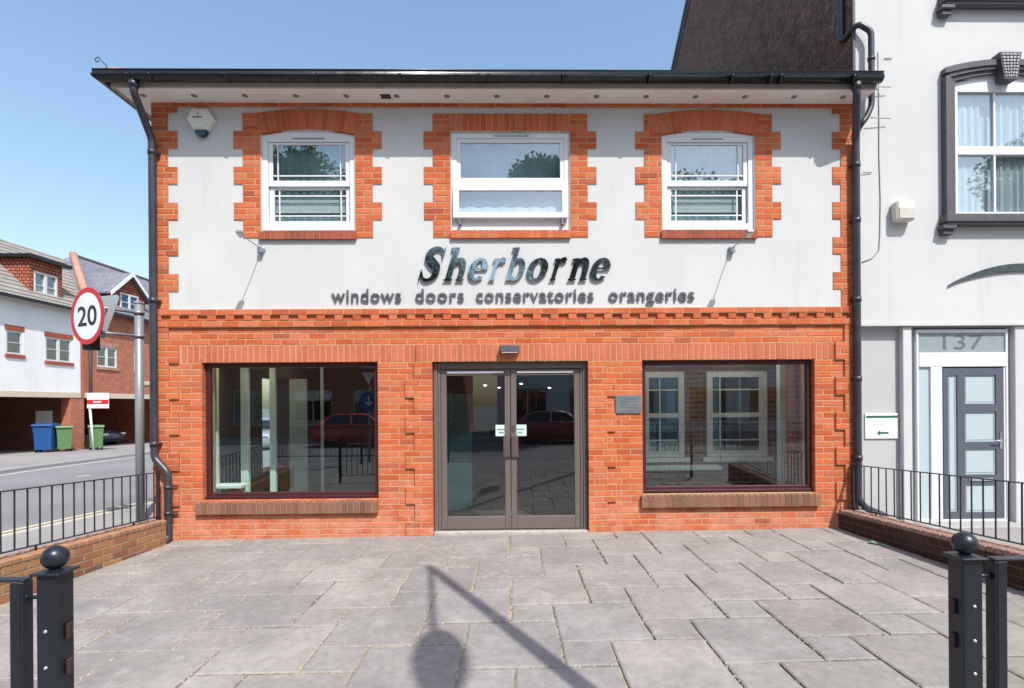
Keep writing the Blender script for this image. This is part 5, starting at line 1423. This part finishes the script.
def terrace(name, lab, x0, x1, y, h, mat, depth=8):
    """plain two-storey row facing the shop"""
    t = thing(name, lab, 'building', ((x0+x1)/2, y, 0)); n = max(1, int((x1-x0)/3.2)); w = (x1-x0)/n; holes = []
    for i in range(n):
        c0 = x0+(i+.5)*w; holes += [(c0-1.1, c0+1.1, .5, 2.5), (c0-.6, c0+.6, 3.7, 5.2)]
    q = MB(); q.grid_wall(x0, x1, -.2, h, 0, .3, holes); m = MB(); m.add([(p[0], y-p[1], p[2]) for p in q.v], q.f)
    m.box(x0, x1, y-depth, y-depth+.3, -.2, h); m.box(x0, x0+.3, y-depth+.3, y-.3, -.2, h); m.box(x1-.3, x1, y-depth+.3, y-.3, -.2, h); m.build('wall', mat, t)
    m = MB(); m.prism([(y+.3, h-.1), (y-depth/2, h+2.4), (y-depth-.3, h-.1), (y-depth-.3, h+.05), (y-depth/2, h+2.6), (y+.3, h+.05)], x0-.1, x1+.1, 'x'); m.build('roof', M_slate, t)
    for i in range(n):
        c0 = x0+(i+.5)*w
        for a, b2, c_, d_ in ((c0-1.1, c0+1.1, .5, 2.5), (c0-.6, c0+.6, 3.7, 5.2)):
            m = MB(); ring(m, a, b2, c_, d_, .07, y-.2, y-.1); m.cbox((a+b2)/2-.03, (a+b2)/2+.03, y-.19, y-.11, c_+.07, d_-.07)
            f_ = m.build('window', M_upvc, t); g = MB(); g.box(a+.05, b2-.05, y-.16, y-.155, c_+.05, d_-.05); g.build('pane', M_far_glass, f_)
terrace('brick_row', 'row of brown brick shops across the main road, mirrored in the left shop window', -30, -3, -23.2, 6.2, M_redwall)
terrace('rendered_row', 'row of cream shops across the main road, mirrored in the right shop window', -1.0, 30, -23.2, 6.0, M_cream)

def make_tree(x, y, h, rcrown, seed, lab, n_leaf=30000):
    r_ = random.Random(seed); t = thing('broadleaf_tree', lab, 'tree', (x, y, 0), group='trees across the main road')
    m = MB(); m.tube([(x, y, -.2), (x+.1, y, h*.25), (x-.1, y+.1, h*.5), (x, y, h*.8)], [.34, .26, .18, .06], 10)
    cl_ = []
    for i in range(44):
        a = r_.uniform(0, 2*PI); el = r_.uniform(-.2, 1.1); rr = rcrown*r_.uniform(.55, 1.0)
        z_ = h*.62+math.sin(el)*h*.36*r_.uniform(.7, 1.05); q = (x+math.cos(a)*rr*math.cos(el*.8), y+math.sin(a)*rr*math.cos(el*.8), z_)
        s = (x, y, h*r_.uniform(.28, .6)); md = tuple((s[k]+q[k])/2+(0, 0, .5)[k] for k in range(3))
        m.tube([s, md, q], [.10, .06, .02], 5); cl_.append((q, r_.uniform(.9, 1.9)))
    cl_ += [((x+r_.uniform(-1, 1), y+r_.uniform(-1, 1), h*r_.uniform(.6, .9)), 1.7) for _ in range(6)]
    m.build('trunk', M_bark, t)
    m = MB(); vs = []; fs = []
    for i in range(n_leaf):
        c, rad = r_.choice(cl_); d = Vector((r_.gauss(0, 1), r_.gauss(0, 1), r_.gauss(0, .8))).normalized()*rad*(r_.random()**.45)
        p = Vector(c)+d; s = r_.uniform(.09, .19); u = Vector((r_.gauss(0, 1), r_.gauss(0, 1), r_.gauss(0, 1))).normalized(); v_ = u.orthogonal().normalized()
        b = len(vs); vs += [tuple(p-u*s), tuple(p+v_*s*.55), tuple(p+u*s), tuple(p-v_*s*.55)]; fs.append((b, b+1, b+2, b+3))
    m.add(vs, fs); m.build('crown', M_leaf, t)
make_tree(2.9, -26, 17.3, 3.6, 1, 'tall broadleaf tree mirrored in the middle upstairs window')
make_tree(-12.9, -27, 17.8, 4.6, 2, 'spreading broadleaf tree mirrored in the left upstairs window')
make_tree(13.5, -27, 16.4, 4.4, 3, 'broadleaf tree mirrored in the right upstairs window')
make_tree(34.5, -26, 20.5, 4.8, 4, 'large broadleaf tree mirrored in the townhouse window')
make_tree(-6.0, -28, 11.5, 3.4, 5, 'smaller broadleaf tree between the two taller trees across the road')

# ------------------------------------------------------------------ light, sky, camera
az = math.atan2(SX, -1.0)                          # direction to the sun in plan, x = SX, y = -1
el = math.atan2(SY, math.hypot(SX, 1.0))
d = Vector((SX, -1.0, SY)).normalized()
sun = bpy.data.lights.new('sun', 'SUN'); sun.energy = 3.8; sun.angle = math.radians(.5); sun.color = (1, .965, .92)
so = bpy.data.objects.new('sun', sun); COL.objects.link(so); so.rotation_euler = d.to_track_quat('Z', 'Y').to_euler(); so.location = (10, -20, 30)
w = bpy.data.worlds.new('World'); scene.world = w; w.use_nodes = True; nt = w.node_tree; nt.nodes.clear()
sky = nt.nodes.new('ShaderNodeTexSky'); sky.sky_type = 'NISHITA'; sky.sun_disc = False
sky.sun_elevation = el; sky.sun_rotation = math.atan2(d.x, d.y); sky.air_density = 1.5; sky.dust_density = 2.0; sky.ozone_density = 3.0
bg = nt.nodes.new('ShaderNodeBackground'); bg.inputs[1].default_value = .15
ow = nt.nodes.new('ShaderNodeOutputWorld'); nt.links.new(sky.outputs[0], bg.inputs[0]); nt.links.new(bg.outputs[0], ow.inputs[0])

cam = bpy.data.cameras.new('camera'); co_ = bpy.data.objects.new('camera', cam); COL.objects.link(co_); scene.camera = co_
yaw, roll = math.radians(.95), math.radians(.42); F = 530.
fw = Vector((math.sin(yaw), math.cos(yaw), 0)); rt0 = Vector((math.cos(yaw), -math.sin(yaw), 0)); up0 = Vector((0, 0, 1))
rt = rt0*math.cos(roll)-up0*math.sin(roll); up = rt0*math.sin(roll)+up0*math.cos(roll)
M = Matrix((rt, up, -fw)).transposed().to_4x4(); M.translation = Vector((0, -6.7, 1.61)); co_.matrix_world = M
cam.sensor_width = 36; cam.lens = 36*F/1024; cam.clip_end = 2000; cam.clip_start = .05
cx_p = 515+F*math.tan(yaw); cam.shift_x = (512-cx_p)/1024; cam.shift_y = (404-344)/1024

scene.render.engine = 'CYCLES'
scene.view_settings.view_transform = 'Standard'; scene.view_settings.look = 'None'; scene.view_settings.exposure = .55; scene.view_settings.gamma = 1
cy_ = scene.cycles; cy_.max_bounces = 7; cy_.transparent_max_bounces = 12; cy_.caustics_reflective = False; cy_.caustics_refractive = False
cy_.use_denoising = True; cy_.sample_clamp_indirect = 6
